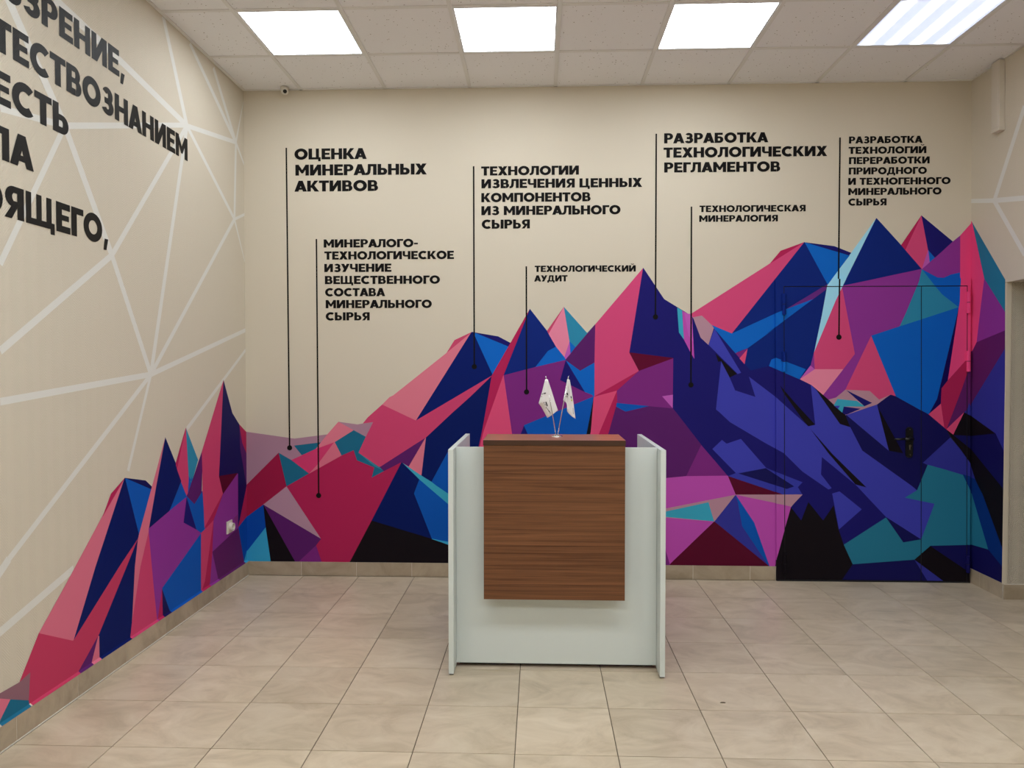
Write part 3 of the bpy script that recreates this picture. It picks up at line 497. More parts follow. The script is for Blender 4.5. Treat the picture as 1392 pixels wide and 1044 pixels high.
# floor bed + tiles
floor=struct(box('floor',XL-.15,HX+.15,YB-.15,W+.15,-.12,-.004,GROUT))
g=.0018
def tile_mesh(w,d):
    bm=bmesh.new();add_box(bm,g,w-g,g,d-g,-.004,0,.0008);me=bpy.data.meshes.new('floor_tile');bm.to_mesh(me);bm.free();me.materials.append(FTILE);return me
cache={}
ntile=0
for i in range(-3,15):
    for j in range(-2,20):
        x0=max(FX+S*i,XL);x1=min(FX+S*(i+1),HX);y1=min(FY-S*j,W);y0=max(FY-S*(j+1),YB)
        if x1-x0<.02 or y1-y0<.02: continue
        if x0>2.98 and not (2.9<y1 and y0<4.9): continue
        if x1>3.0 and y0>4.82: x1=2.999
        if x1>3.0 and y1>4.82 and y0<4.8: pass
        ntile+=1
        k=(round(x1-x0,3),round(y1-y0,3))
        if k not in cache: cache[k]=tile_mesh(x1-x0,y1-y0)
        o=bpy.data.objects.new('floor_tile',cache[k]);COL.objects.link(o);o.parent=floor;o.location=(x0,y0,0)
# walls (solid slabs)
def slab_skew(name,pts,m):                 # right wall pieces lean by the same small angle as in the photo
    vs=[];fs=[]
    for (y0,y1,z0,z1) in pts:
        b=len(vs)
        for x in (0,.16):
            for y,z in ((y0,z0),(y1,z0),(y1,z1),(y0,z1)): vs.append((XRz(z)+x,y,z))
        fs+=[(b,b+1,b+2,b+3),(b+7,b+6,b+5,b+4),(b,b+4,b+5,b+1),(b+1,b+5,b+6,b+2),(b+2,b+6,b+7,b+3),(b+3,b+7,b+4,b)]
    return struct(mesh_obj(name,vs,fs,m))
wall_back=struct(box('wall_back',XL-.15,3.4,W,W+.15,-.004,CZ+.1,CREAM))
wall_left=struct(box('wall_left',XL-.15,XL,YB,W,-.004,CZ+.1,CREAM_S))
wall_right=slab_skew('wall_right',[(JY0,W,-.004,LZ),(YB,JY1,-.004,LZ),(YB,W,LZ,CZ+.1)],CREAM_S)
wall_front=struct(box('wall_front',XL-.15,3.2,YB-.15,YB,-.004,CZ+.1,PLAIN))
JE=3.55                                    # the wall is deep at the opening: reveal face seen beside the mural
JAMB=mat('jamb_wallpaper','#c9bfae',.6,0,.3);wallpaper(JAMB,0,1.0,.42,.0016)
struct(box('wall_jamb',XRz(1)+.155,JE,JY0,W,-.004,CZ,JAMB))
struct(box('wall_jamb_face',XRz(0)-.016,JE,JY0-.003,JY0-.0005,.0,LZ-.001,JAMB))
struct(box('trim_1',XRz(0)-.020,XRz(0)+.014,JY0-.007,JY0-.002,.10,LZ-.0,PLAIN,bev=.002))
struct(box('wall_lintel',XRz(2)+.15,JE,YB,JY0,LZ,CZ,PLAIN))
struct(box('wall_hall_far',HX,HX+.15,YB,W,-.004,CZ,PLAIN))
struct(box('wall_hall_back',JE,HX,JY0+.35,JY0+.5,-.004,CZ,PLAIN))
struct(box('wall_hall_near',JE,HX,2.0,2.15,-.004,CZ,PLAIN))
struct(box('ceiling_hall',XRz(2)+.02,HX,2.15,W,2.75,2.85,PLAIN))

# ---------------------------------------------------------------- ceiling of 0.6 m boards in a bar grid
X0=-1.6879;Y0=4.6602
ceiling=struct(box('ceiling',XL-.15,3.2,YB-.15,W+.15,CZ+.06,CZ+.16,GAP))
LIT=[]
xs=[XL]+[X0+.6*i for i in range(0,8)]+[2.963];ys=[W]+[Y0-.6*j for j in range(0,12)]+[YB]
tc={}
lamp_cells={}
for r in range(len(ys)-1):
    for c in range(len(xs)-1):
        x0,x1=xs[c],xs[c+1];y1,y0=ys[r],ys[r+1]
        if y1-y0<.03: continue
        if c in (1,3,5,7) and r in (1,5,9):
            lamp_cells[(c,r)]=(x0,x1,y0,y1);continue
        k=(round(x1-x0,3),round(y1-y0,3))
        if k not in tc:
            bm=bmesh.new();add_box(bm,.004,k[0]-.004,.004,k[1]-.004,.0055,.020);me=bpy.data.meshes.new('ceiling_tile');bm.to_mesh(me);bm.free();me.materials.append(CEIL);tc[k]=me
        o=bpy.data.objects.new('ceiling_tile',tc[k]);COL.objects.link(o);o.parent=ceiling;o.location=(x0,y0,CZ)
def bar(x0,x1,y0,y1,z0=CZ-.001,z1=CZ+.035):
    o=box('ceiling_grid_bar',x0,x1,y0,y1,z0,z1,BAR,ceiling,bev=.0006)
for x in xs[1:-1]: bar(x-.012,x+.012,YB,W)
for r,y in enumerate(ys[1:-1]):
    for c in range(len(xs)-1): bar(xs[c]+.013,xs[c+1]-.013,y-.012,y+.012,CZ,CZ+.03)
for x in ((XL,XL+.02),): bar(x[0],x[1],YB,W)
bar(2.945,2.965,YB,W);bar(XL+.02,2.945,W-.016,W)

# ---------------------------------------------------------------- LED panels
def lamp_mat():
    return [mat('diffuser_row_%s'%n,'#ffffff',.4,emit=LAMP_COL,strength=e) for n,e in (('front',LAMP_E),('rear',LAMP_REAR))]
def lamp_striped():
    m=mat('diffuser_striped','#ffffff',.4);b=m.node_tree.nodes['Principled BSDF'];tcn=nd(m,'ShaderNodeTexCoord');sp=nd(m,'ShaderNodeSeparateXYZ');lk(m,tcn.outputs['Object'],sp.inputs[0])
    w=nd(m,'ShaderNodeMath',operation='MULTIPLY');w.inputs[1].default_value=2*math.pi/.148;lk(m,sp.outputs[0],w.inputs[0])
    s=nd(m,'ShaderNodeMath',operation='COSINE');lk(m,w.outputs[0],s.inputs[0])
    mr=nd(m,'ShaderNodeMapRange');mr.inputs['From Min'].default_value=-.2;mr.inputs['From Max'].default_value=1.0;lk(m,s.outputs[0],mr.inputs['Value'])
    mx=nd(m,'ShaderNodeMix',data_type='RGBA');lk(m,mr.outputs[0],mx.inputs['Factor']);mx.inputs['A'].default_value=(.50,.62,.90,1);mx.inputs['B'].default_value=(2.6,2.7,2.9,1)
    lk(m,mx.outputs['Result'],b.inputs['Emission Color']);b.inputs['Emission Strength'].default_value=STRIPE_E
    return m
LM=lamp_mat();LS=lamp_striped();FR=mat('lamp_frame_white','#dedede',.4)
RANK={1:'leftmost',3:'second from the left',5:'third from the left'}
for (c,r),(x0,x1,y0,y1) in lamp_cells.items():
    t=empty('ceiling_light',((x0+x1)/2,(y0+y1)/2,CZ))
    if r==1: tag(t,('evenly white square ceiling panel, %s in the row'%RANK[c]) if c!=7 else 'striped ceiling panel with four bright tubes, at the right end of the row','ceiling light','square ceiling lights')
    else: tag(t,'square white LED ceiling panel in the two rows behind the camera' if r==9 else 'square white LED ceiling panel in the row just out of the top of view','ceiling light','ceiling lights out of view')
    bm=bmesh.new();a=.013;b_=.022
    for q in ((x0+a,x1-a,y0+a,y0+b_),(x0+a,x1-a,y1-b_,y1-a),(x0+a,x0+b_,y0+b_,y1-b_),(x1-b_,x1-a,y0+b_,y1-b_)): add_box(bm,*q,CZ+.001,CZ+.03)
    bm_obj('frame',bm,FR,t)
    cx,cy=(x0+x1)/2,(y0+y1)/2
    striped=(c==7 and r==1)
    bm=bmesh.new();hw=(x1-x0)/2-.022;hd=(y1-y0)/2-.022
    add_box(bm,-hw,hw,-hd,hd,.004,.012)
    me=bpy.data.meshes.new('diffuser');bm.to_mesh(me);bm.free();me.materials.append(LS if striped else LM[r!=1])
    if striped:
        for v in me.vertices: v.co.x+=.074
    d=bpy.data.objects.new('diffuser',me);COL.objects.link(d);d.parent=t;d.location=(-.074 if striped else 0,0,0)

# ---------------------------------------------------------------- back wall: mural, door, lettering
def shx(x,z): return x-.0117*z
DZ=2.1055
def quad(x0,x1,z0,z1): return [(shx(x0,z0),z0),(shx(x1,z0),z0),(shx(x1,z1),z1),(shx(x0,z1),z1)]
FRM=quad(1.662,2.984,.0,DZ)
IL=1.7165;IR=2.967;IM=2.654;IZ=2.056
INN=quad(IL,IR,.004,IZ)
GP=.006
LF1=quad(IL+GP,IM-GP/2,.012,IZ-GP)
LF2=quad(IM+GP/2,IR-GP,.012,IZ-GP)
REG=[('wall',[(XL,.098),(1.664,.098),(1.664,-.01),(shx(2.9995,-.01),-.01),(shx(2.9995,CZ),CZ),(XL,CZ)]),('inner',quad(1.70,2.96,-.02,2.08))]
DREG=[('frame',FRM),('gap',INN),('leaf1',LF1),('leaf2',LF2)]
P,F,pi,ri=arrange(BACK_PAINT,REG)
names=[n for n,_ in REG]
def sel(n): return (ri==names.index(n))&(pi>=0)
def bplace(y): return lambda p,d:(p[0],y+d,p[1])
mu=facet_mesh('mountain_mural',P,F,pi,BACK_PAINT,sel('wall'),bplace(W-.0012),0)
tag(mu,'painted mural of faceted pink, blue and purple mountains across the back wall','mural')
P,F,pi,ri=arrange(DOOR_PAINT,DREG)
names=[n for n,_ in DREG]
door=struct(empty('door_1',(2.33,W,0)))
# dark sheet painting the shade of the seams; then frame and leaves
mesh_obj('seam_shade',[(x,W-.0165,z) for x,z in INN],[(0,1,2,3)],GAP,door)
facet_mesh('door_frame',P,F,pi,DOOR_PAINT,sel('frame'),bplace(W-.021),.0205,door)
for n,lb in (('leaf1','wide left leaf of the painted steel door'),('leaf2','narrow right leaf of the painted steel door')):
    o=facet_mesh('door_leaf',P,F,pi,DOOR_PAINT,sel(n),bplace(W-.0195),.0025,door);o['label']=lb
    if n=='leaf1': leaf=o
def hinge(x,z0,z1,c1,c2=None):
    y=W-.027;zm=(z0+z1)/2
    y=W-.031
    bm=bmesh.new();tube(bm,(shx(x,z0),y,z0),(shx(x,zm),y,zm-.002),.0125);bm_obj('hinge_lower_barrel',bm,paint(c2 or c1),door)
    bm=bmesh.new();tube(bm,(shx(x,zm),y,zm+.002),(shx(x,z1),y,z1),.0125)
    add_box(bm,shx(x,zm)-.019,shx(x,zm)+.0,W-.025,W-.0185,zm+.002,z1-.002)
    bm_obj('hinge_upper_barrel',bm,paint(c1),door)
    bm=bmesh.new();tube(bm,(shx(x,zm),y,zm-.003),(shx(x,zm),y,zm+.003),.0095);bm_obj('hinge_pin',bm,GAP,door)
hinge(1.7165,1.859,2.003,'navyM');hinge(1.7165,1.465,1.603,'navyM','blue');hinge(1.7165,.055,.193,'black')
hinge(2.9665,1.866,2.013,'pinkR');hinge(2.9665,1.465,1.607,'pinkR');hinge(2.9665,.075,.190,'indigoD')
# handle set (child of the leaf)
HB=mat('handle_black','#0f0e0e',.35);
hx=2.558;yy=W-.0195
hp=empty('door_handle',(hx,yy,.975));hp.parent=door;hp.location=(hx-door.location.x,yy-W,.975)
def sub(o): o.parent=hp;o.location=(-hx,-yy,-.975);return o
bm=bmesh.new();N=24
pr=[]
for k in range(N+1): a=math.pi*k/N;pr.append((hx+.0245*math.cos(a),1.057+.0245*math.sin(a)))
for k in range(N+1): a=math.pi+math.pi*k/N;pr.append((hx+.0245*math.cos(a),.893+.0245*math.sin(a)))
f0=[bm.verts.new((x,yy-.010,z)) for x,z in pr];f1=[bm.verts.new((x,yy,z)) for x,z in pr]
bm.faces.new(f0)
for i in range(len(pr)): j=(i+1)%len(pr);bm.faces.new((f0[i],f1[i],f1[j],f0[j]))
sub(bm_obj('handle_plate',bm,HB))
bm=bmesh.new();tube(bm,(hx,yy-.01,1.003),(hx,yy-.055,1.003),.013,.011);tube(bm,(hx+.004,yy-.052,1.003),(hx-.055,yy-.055,1.003),.010,.009);tube(bm,(hx-.052,yy-.055,1.003),(hx-.118,yy-.048,1.000),.009,.007)
sub(bm_obj('lever',bm,HB,smooth=True))
bm=bmesh.new();tube(bm,(hx+.002,yy-.009,.952),(hx+.002,yy-.017,.952),.0085);add_box(bm,hx-.003,hx+.007,yy-.016,yy-.009,.925,.948,.001);sub(bm_obj('lock_cylinder',bm,CHROME))
for z in (1.065,.888):
    bm=bmesh.new();tube(bm,(hx+.001,yy-.009,z),(hx+.001,yy-.0125,z),.0035,seg=10);sub(bm_obj('screw',bm,CHROME))
# threshold
box('threshold',1.662,2.984,W-.024,W-.0005,.0,.010,GAP,door)

# ------------- side walls: mural
LREG=[('wall',[(YB,.098),(W,.098),(W,CZ),(YB,CZ)])]
P2,F2,p2,r2=arrange(LEFT_PAINT,LREG)
lm=facet_mesh('mountain_mural',P2,F2,p2,LEFT_PAINT,(p2>=0)&(r2==0),lambda p,d:(XL+.0012,p[0],p[1]),0)
tag(lm,'lower end of the painted mountain mural, rising along the left wall to the corner','mural')
RREG=[('wall',[(JY0+.001,.098),(W,.098),(W,CZ),(JY0+.001,CZ)])]
P3,F3,p3,r3=arrange(RIGHT_PAINT,RREG)
rm=facet_mesh('mountain_mural',P3,F3,p3,RIGHT_PAINT,(p3>=0)&(r3==0),lambda p,d:(XRz(p[1])-.0012,p[0],p[1]),0)
tag(rm,'narrow strip of the mountain mural on the right wall beside the door hinges','mural')
# white line networks
def union_tris(polys):
    V=[];E=[]
    for p in polys:
        b=len(V);V+=[Vector(q) for q in p];E+=[(b+i,b+(i+1)%len(p)) for i in range(len(p))]
    vs,es,fs,*_=delaunay_2d_cdt(V,E,[],0,1e-5,False)
    P=np.array([(v.x,v.y) for v in vs]);F=np.array([f[:3] for f in fs]);c=P[F].mean(1);ok=np.zeros(len(F),bool)
    for p in polys: ok|=inside(c,p)
    return P,F[ok]
def line_mesh(name,L,place,clip):
    ps=[]
    for a0,b0,a1,b1,w in L:
        n=Vector((-(b1-b0),a1-a0)).normalized()*w/2
        ps.append([clip(u,v) for u,v in ((a0+n.x,b0+n.y),(a0-n.x,b0-n.y),(a1-n.x,b1-n.y),(a1+n.x,b1+n.y))])
    P,F=union_tris(ps);return mesh_obj(name,[place(*p) for p in P],F.tolist(),WLINE)
o=line_mesh('line_network',LEFT_LINES,lambda y,z:(XL+.0007,y,z),lambda y,z:(min(y,W),min(z,CZ)))
tag(o,'network of thin white painted lines joining at nodes on the cream left wall','wall decoration')
o=line_mesh('line_network',RIGHT_LINES,lambda y,z:(XRz(z)-.0007,y,z),lambda y,z:(min(y,W),min(z,CZ)))
tag(o,'thin white painted lines meeting at a node on the right wall above the opening','wall decoration')

# ---------------------------------------------------------------- lettering
def rc(a,b,c,d): return [(a,b),(c,b),(c,d),(a,d)]
def arc(cx,cy,rx,ry,w,a0,a1,wy=None,n=None):
    wy=wy or w;n=n or max(4,int(abs(a1-a0)/15));out=[]
    for i in range(n):
        t0=math.radians(a0+(a1-a0)*i/n);t1=math.radians(a0+(a1-a0)*(i+1)/n)
        out.append([(cx+rx*math.cos(t0),cy+ry*math.sin(t0)),(cx+rx*math.cos(t1),cy+ry*math.sin(t1)),(cx+(rx-w)*math.cos(t1),cy+(ry-wy)*math.sin(t1)),(cx+(rx-w)*math.cos(t0),cy+(ry-wy)*math.sin(t0))])
    return out
st=.285;hb=.225
G={}
G['А']=(.98,[[(0,0),(.31,0),(.66,1),(.33,1)],[(.98,0),(.67,0),(.32,1),(.65,1)],[(.2,.17),(.78,.17),(.7,.36),(.28,.36)]])
bowl=[rc(.1,.44,.44,.64),rc(.1,0,.44,hb)]+arc(.44,.32,.32,.32,st,-90,90,hb)
G['Б']=(.78,[rc(0,0,st,1),rc(0,.775,.7,1)]+bowl)
G['Ь']=(.76,[rc(0,0,st,1)]+bowl)
G['Ы']=(1.14,[rc(0,0,st,1)]+bowl+[rc(.85,0,1.14,1)])
G['В']=(.8,[rc(0,0,st,1),rc(.1,.8,.44,1),rc(.1,.41,.48,.59),rc(.1,0,.48,hb)]+arc(.44,.705,.295,.295,st*.9,-90,90,.19)+arc(.49,.295,.31,.295,st,-90,90,.19))
G['Г']=(.64,[rc(0,0,st,1),rc(0,.775,.64,1)])
G['Д']=(1.02,[rc(0,0,1.02,.2),rc(0,-.18,.22,.1),rc(.8,-.18,1.02,.1),[(.12,.1),(.36,.1),(.48,.85),(.48,1),(.27,1)],rc(.62,.1,.87,1),rc(.3,.8,.87,1)])
G['Е']=(.7,[rc(0,0,st,1),rc(0,.775,.69,1),rc(0,.41,.63,.6),rc(0,0,.7,hb)])
G['З']=(.74,arc(.36,.71,.33,.305,.28,-90,152,.215)+arc(.36,.3,.38,.315,.29,-157,90,.215)+[rc(.18,.395,.4,.61)])
G['И']=(.9,[rc(0,0,st,1),rc(.62,0,.9,1),[(.0,.0),(.31,0),(.9,1),(.59,1)]])
G['Й']=(.9,G['И'][1]+arc(.45,1.27,.2,.17,.1,180,360))
G['К']=(.9,[rc(0,0,st,1),[(.2,.38),(.38,.32),(.88,1),(.55,1)],[(.28,.48),(.48,.68),(.92,0),(.58,0)]])
G['Л']=(.88,[rc(.60,0,.88,1),rc(.2,.775,.88,1),[(.19,1),(.43,1),(.42,.5),(.38,.2),(.28,.05),(.12,-.01),(0,0),(0,.2),(.09,.21),(.15,.3),(.18,.55)]])
G['М']=(1.08,[rc(0,0,st,1),rc(.80,0,1.08,1),[(0,1),(.26,1),(.54,.52),(.82,1),(1.08,1),(.61,.2),(.47,.2)]])
G['Н']=(.88,[rc(0,0,st,1),rc(.60,0,.88,1),rc(.1,.4,.8,.6)])
G['О']=(1.06,arc(.53,.5,.53,.52,.29,0,360,.27,28))
G['П']=(.86,[rc(0,0,st,1),rc(.58,0,.86,1),rc(0,.775,.86,1)])
G['Р']=(.78,[rc(0,0,st,1),rc(.1,.36,.44,.55),rc(.1,.8,.44,1)]+arc(.44,.68,.33,.32,st,-90,90,hb))
G['С']=(.92,arc(.53,.5,.53,.52,.29,48,312,.27,20))
G['Т']=(.78,[rc(0,.775,.78,1),rc(.245,0,.535,1)])
G['У']=(.9,[[(0,1),(.32,1),(.60,.4),(.36,.2)],[(.59,1),(.9,1),(.45,0),(.13,0)]])
G['Х']=(.92,[[(0,0),(.33,0),(.9,1),(.57,1)],[(.02,1),(.35,1),(.92,0),(.59,0)]])
G['Ц']=(.96,[rc(0,0,st,1),rc(.58,0,.83,1),rc(0,0,.96,.2),rc(.76,-.17,.96,.1)])
G['Ч']=(.82,[rc(.54,0,.82,1),rc(0,.52,.25,1),rc(.2,.33,.7,.53)]+arc(.25,.58,.25,.25,.2,180,270,.2,4))
G['Щ']=(1.3,[rc(0,0,.24,1),rc(.46,0,.70,1),rc(.92,0,1.16,1),rc(0,0,1.3,.2),rc(1.1,-.17,1.3,.1)])
G['Я']=(.8,[rc(.52,0,.8,1),rc(.36,.36,.7,.55),rc(.36,.8,.7,1),[(0,0),(.29,0),(.56,.42),(.3,.42)]]+arc(.36,.68,.33,.32,st,90,270,hb))
G[',']=(.3,[[(.0,-.2),(.17,-.2),(.29,.22),(.07,.22)]])
G['-']=(.4,[rc(0,.33,.4,.53)])
KL={'А':.06,'Т':.03,'У':.05,'Х':.03,'Л':.05,'О':.015,'С':.015,'Д':.03,'Ч':0}
KR={'А':.06,'Т':.03,'У':.05,'Х':.03,'О':.015,'Г':.06,'Ь':.015,'Р':.02,'К':.03,'С':.03,'Е':.02}
def layout(text,sp=.075):
    polys=[];x=0
    for n,ch in enumerate(text):
        if n and ch in KL and text[n-1]!=' ': x-=KL[ch]
        if n and text[n-1] in KR and ch!=' ': x-=KR[text[n-1]]
        if ch==' ': x+=.36;continue
        w,ps=G[ch]
        polys+=[[(x+a,b) for a,b in p] for p in ps];x+=w+sp
    return polys,x-sp
def text_mesh(name,polys,place,m,parent):
    V=[];E=[]
    for p in polys:
        b=len(V);V+=[Vector(q) for q in p];E+=[(b+i,b+(i+1)%len(p)) for i in range(len(p))]
    vs,es,fs,*_=delaunay_2d_cdt(V,E,[],0,1e-5,False)
    P=np.array([(v.x,v.y) for v in vs]);F=np.array([f[:3] for f in fs]);c=P[F].mean(1);ok=np.zeros(len(F),bool)
    for p in polys: ok|=inside(c,p)
    used={};verts=[];faces=[]
    for f in F[ok]:
        r=[]
        for i in f:
            if i not in used: used[i]=len(verts);verts.append(place(P[i][0],P[i][1]))
            r.append(used[i])
        faces.append(r)
    return mesh_obj(name,verts,faces,m,parent)
LAB={'1':'large black Cyrillic lettering in three lines, leftmost block on the back wall','2':'black seven-line Cyrillic lettering below the large leftmost block on the back wall',
'3':'black five-line Cyrillic lettering at the middle of the back wall','4':'small two-line black lettering left of the tallest central mountain peak','5':'large black three-line lettering high above the centre-right of the back wall',
'6':'small two-line black lettering under the large block, above the pink ridge','7':'black seven-line lettering at the top right of the back wall, above the door'}
for k,ls in BACK_TEXT.items():
    capm=sum(l[4]-l[3] for l in ls)/len(ls)
    t=empty('wall_lettering',((ls[0][1]+ls[0][2])/2,W,ls[0][3]));tag(t,LAB[k],'lettering')
    for s,xl,xr,z0,z1 in ls:
        ps,w=layout(s);sx=(xr-xl)/w;zm=(z0+z1)/2;cap=capm*.985;zb=zm-cap/2
        text_mesh('text_line',ps,lambda u,v:(xl+u*sx,W-.0016,zb+v*cap),BLACK2,t)
# left wall quotation, cap height 0.13
t=empty('wall_lettering',(XL,3.6,2.5));tag(t,'very large black Cyrillic quotation running down the cream left wall','lettering')
LT=[('ЗЗРЕНИЕ,',2.948,3.568,'Е',6,3.714),('ТЕСТВОЗНАНИЕМ',2.7255,4.149,'Е',11,4.379),('ЕСТЬ',2.5225,3.152,'Ь',3,3.255),('ЛА',2.3085,2.891,'А',1,3.022),('ОЯЩЕГО,',2.090,2.970,'Щ',2,3.551)]
for s,zb,yref,_,ix,yend in LT:
    ps,w=layout(s);pre=layout(s[:ix])[1]+.075
    sc=(yend-yref)/(w-pre)
    if s.startswith('ТЕСТ'):                      # two marks: second letter starts at 2.913
        p1=layout('Т')[1]+.075;sc=(4.379-2.913)/(w-p1);yref=2.913;pre=p1
    if s.startswith('ЗЗ'): p1=layout('ЗЗ')[1]+.075;sc=(3.568-3.085)/(layout('ЗЗРЕНИ')[1]+.075-p1);yref=3.085;pre=p1
    text_mesh('text_line',ps,lambda u,v:(XL+.0016,yref+(u-pre)*sc,zb+v*.130),BLACK,t)
# pointer lines with dots
PL=['black pointer line with dot beside the leftmost large lettering block','black pointer line with dot ending on the crimson mountain','black pointer line with dot ending on the navy mountain left of the desk','short black pointer line with dot ending above the little flags','black pointer line with dot ending on the tallest central mountain','black pointer line with dot ending on the indigo slope below the two-line lettering','black pointer line with dot ending on the painted door']
for i,(xa,za,xb,zb) in enumerate(POINTERS):
    t=empty('pointer_line',(xb,W,zb));tag(t,PL[i],'pointer line')
    segs=[(0,1,W-.0021)]
    if i==6:
        f1=(za-DZ)/(za-zb);f2=(za-2.055)/(za-zb);segs=[(0,f1,W-.0021),(f1,f2,W-.0216),(f2,1,W-.0201)]
    vs=[];fs=[]
    for a,b,y in segs:
        k=len(vs)
        for u in (a,b):
            x=xa+(xb-xa)*u;z=za+(zb-za)*u;vs+=[(x-.0052,y,z),(x+.0052,y,z)]
        fs.append((k,k+1,k+3,k+2))
    mesh_obj('line',vs,fs,BLACK2,t)
    yd=segs[-1][2]-.0003
    mesh_obj('dot',[(xb+.0185*math.cos(2*math.pi*k/28),yd,zb+.0185*math.sin(2*math.pi*k/28)) for k in range(28)],[tuple(range(28))],BLACK2,t)

# ---------------------------------------------------------------- skirting of cut floor tile, with painted ledge on the left
def skirt(name): o=empty(name,(0,0,0));return struct(o)
bb=skirt('baseboard_back');x=-1.704-.398;cuts=[XL]+[-1.704+.3982*i for i in range(9)]+[1.6605]
for a,b in zip(cuts,cuts[1:]):
    if b-a>.02: box('skirting_tile',a+.0015,b-.0015,W-.010,W-.0005,.0,.098,STILE,bb,bev=.001)
box('grout',XL,1.6605,W-.0085,W-.0004,0,.0975,WHITE_GROUT,bb)
bl=skirt('baseboard_left');cuts=[YB]+[3.254+.3958*i for i in range(-14,5)]+[W-.01]
for a,b in zip(cuts,cuts[1:]):
    if b-a>.02: box('skirting_tile',XL+.0005,XL+.0115,a+.0015,b-.0015,.0,.098,STILE,bl,bev=.001)
box('grout',XL+.0004,XL+.010,YB,W-.01,0,.0975,WHITE_GROUT,bl)
box('floor_bead',XL,XL+.016,YB,W-.01,-.003,.0015,WHITE_GROUT,bl)
# ledge strip taking the paint above it
q=[];pts=np.array([(y,.106) for y in np.arange(YB,W,.004)])
ti=np.full(len(pts),-1)
for i,(_,p) in enumerate(LEFT_PAINT): ti[inside(pts,p)]=i
segs=[];s0=0
for i in range(1,len(pts)+1):
    if i==len(pts) or (LEFT_PAINT[ti[i]][0] if ti[i]>=0 else None)!=(LEFT_PAINT[ti[s0]][0] if ti[s0]>=0 else None):
        segs.append((pts[s0][0],pts[min(i,len(pts)-1)][0],LEFT_PAINT[ti[s0]][0] if ti[s0]>=0 else None));s0=i
vs=[];fs=[];fm=[];ms=[];
for a,b,c in segs:
    m=paint(c) if c else PLAIN
    if m not in ms: ms.append(m)
    k=len(vs);vs+=[(XL+.0012,a,.108),(XL+.0012,b,.108),(XL+.012,b,.099),(XL+.012,a,.099)];fs.append((k+3,k+2,k+1,k));fm.append(ms.index(m))
mesh_obj('painted_ledge',vs,fs,ms,bl,fm)
br=skirt('baseboard_right')
def sk_r(name,y0,y1,z0,z1,t,m,par):
    vs=[]
    for d in (0.0005,t):
        for y,z in ((y0,z0),(y1,z0),(y1,z1),(y0,z1)): vs.append((XRz(z)-d,y,z))
    mesh_obj(name,vs,[(0,1,2,3),(7,6,5,4),(0,4,5,1),(1,5,6,2),(2,6,7,3),(3,7,4,0)],m,par)
sk_r('skirting_tile',JY0-.010,5.108,0,.098,.010,STILE,br);sk_r('skirting_tile',5.111,W-.002,0,.098,.010,STILE,br);sk_r('grout',JY0-.009,W-.002,0,.0975,.009,WHITE_GROUT,br)
y=JY1-.01
while y>YB+.05:
    sk_r('skirting_tile',max(YB,y-.395),y-.002,0,.098,.010,STILE,br);y-=.398
bj=skirt('baseboard_jamb')
box('skirting_tile',XRz(0)-.010,JE,JY0-.012,JY0-.003,0,.096,STILE,bj,bev=.001);box('grout',XRz(0)-.009,JE,JY0-.0105,JY0-.003,0,.0995,WHITE_GROUT,bj)

# ---------------------------------------------------------------- reception desk
desk=empty('reception_desk',(.085,3.95,0));tag(desk,'white reception desk with a walnut front panel and raised walnut counter','desk')
box('side_panel',-.438,-.413,3.543,4.392,.008,1.100,LAM,desk,bev=.0012)
box('side_panel',.580,.605,3.543,4.392,.008,1.100,LAM,desk,bev=.0012)
box('front_panel',-.412,.579,3.650,3.668,.022,1.100,LAM,desk,bev=.0008)
box('plinth_shade',-.400,.567,3.690,3.700,.002,.022,GAP,desk)  # near-black strip painting the shade under the front panel
box('worktop',-.412,.579,3.669,4.300,.735,.760,LAM,desk,bev=.0008)
wp=box('wood_panel',-.268,.4135,3.562,3.587,.3695,1.1185,WOOD,desk);wp['label']='walnut-grain hanging front panel'
wt=empty('counter_top',(.07,3.72,1.13));wt.parent=desk;wt.location=(.07-.085,3.72-3.95,1.13)
def subt(o): o.parent=wt;o.location=(-.07,-3.72,-1.13);return o
subt(box('slab',-.2705,.4155,3.5585,3.884,1.1190,1.144,WOOD_LIT));subt(box('edge_band',-.2705,.4155,3.5575,3.5585,1.1190,1.1438,WOODE))
for x in (-.15,.30):
    box('spacer',x-.03,x+.03,3.587,3.650,.95,1.10,LAM,desk);box('spacer',x-.03,x+.03,3.665,3.75,1.099,1.1195,LAM,desk)
RUB=mat('foot_plastic','#2a2624',.6)
for x in (-.4255,.5925):
    for y in (3.57,4.36): box('foot',x-.010,x+.010,y-.015,y+.015,.0002,.0085,RUB,desk)

# ---------------------------------------------------------------- table flags
bx,by,bz=.0905,3.765,1.144;k=1/8.7*by/1006
def fp(cx,cy,d=0): return (bx+(cx-484)*k*1.0, by+d, bz+.004+(868-cy)*k)
fl=empty('flag_stand',(bx,by,bz));tag(fl,'chrome table stand holding two small white flags on the walnut counter','flag stand')
bm=bmesh.new();tube(bm,(bx,by,bz),(bx,by,bz+.004),.0285,.0270,32);tube(bm,(bx,by,bz+.004),(bx,by,bz+.010),.020,.008,32);bm_obj('base',bm,CHROME,fl,smooth=False)
CLOTH=mat('white_flag_cloth','#e4e2e2',.8,0,.2);INK=mat('flag_ink','#26262e',.7);YEL=mat('flag_yellow','#c3c84a',.7)
def pole(x0,y0,x1,y1):
    bm=bmesh.new();a=fp(x0,y0);b=fp(x1,y1);tube(bm,a,b,.0024,.0021,10);d=(Vector(b)-Vector(a)).normalized();c=Vector(b)+d*.013;tube(bm,b,c,.0034,.0006,10);bm_obj('pole',bm,CHROME,fl,smooth=True)
pole(474,868,357,192);pole(492,868,615,192)
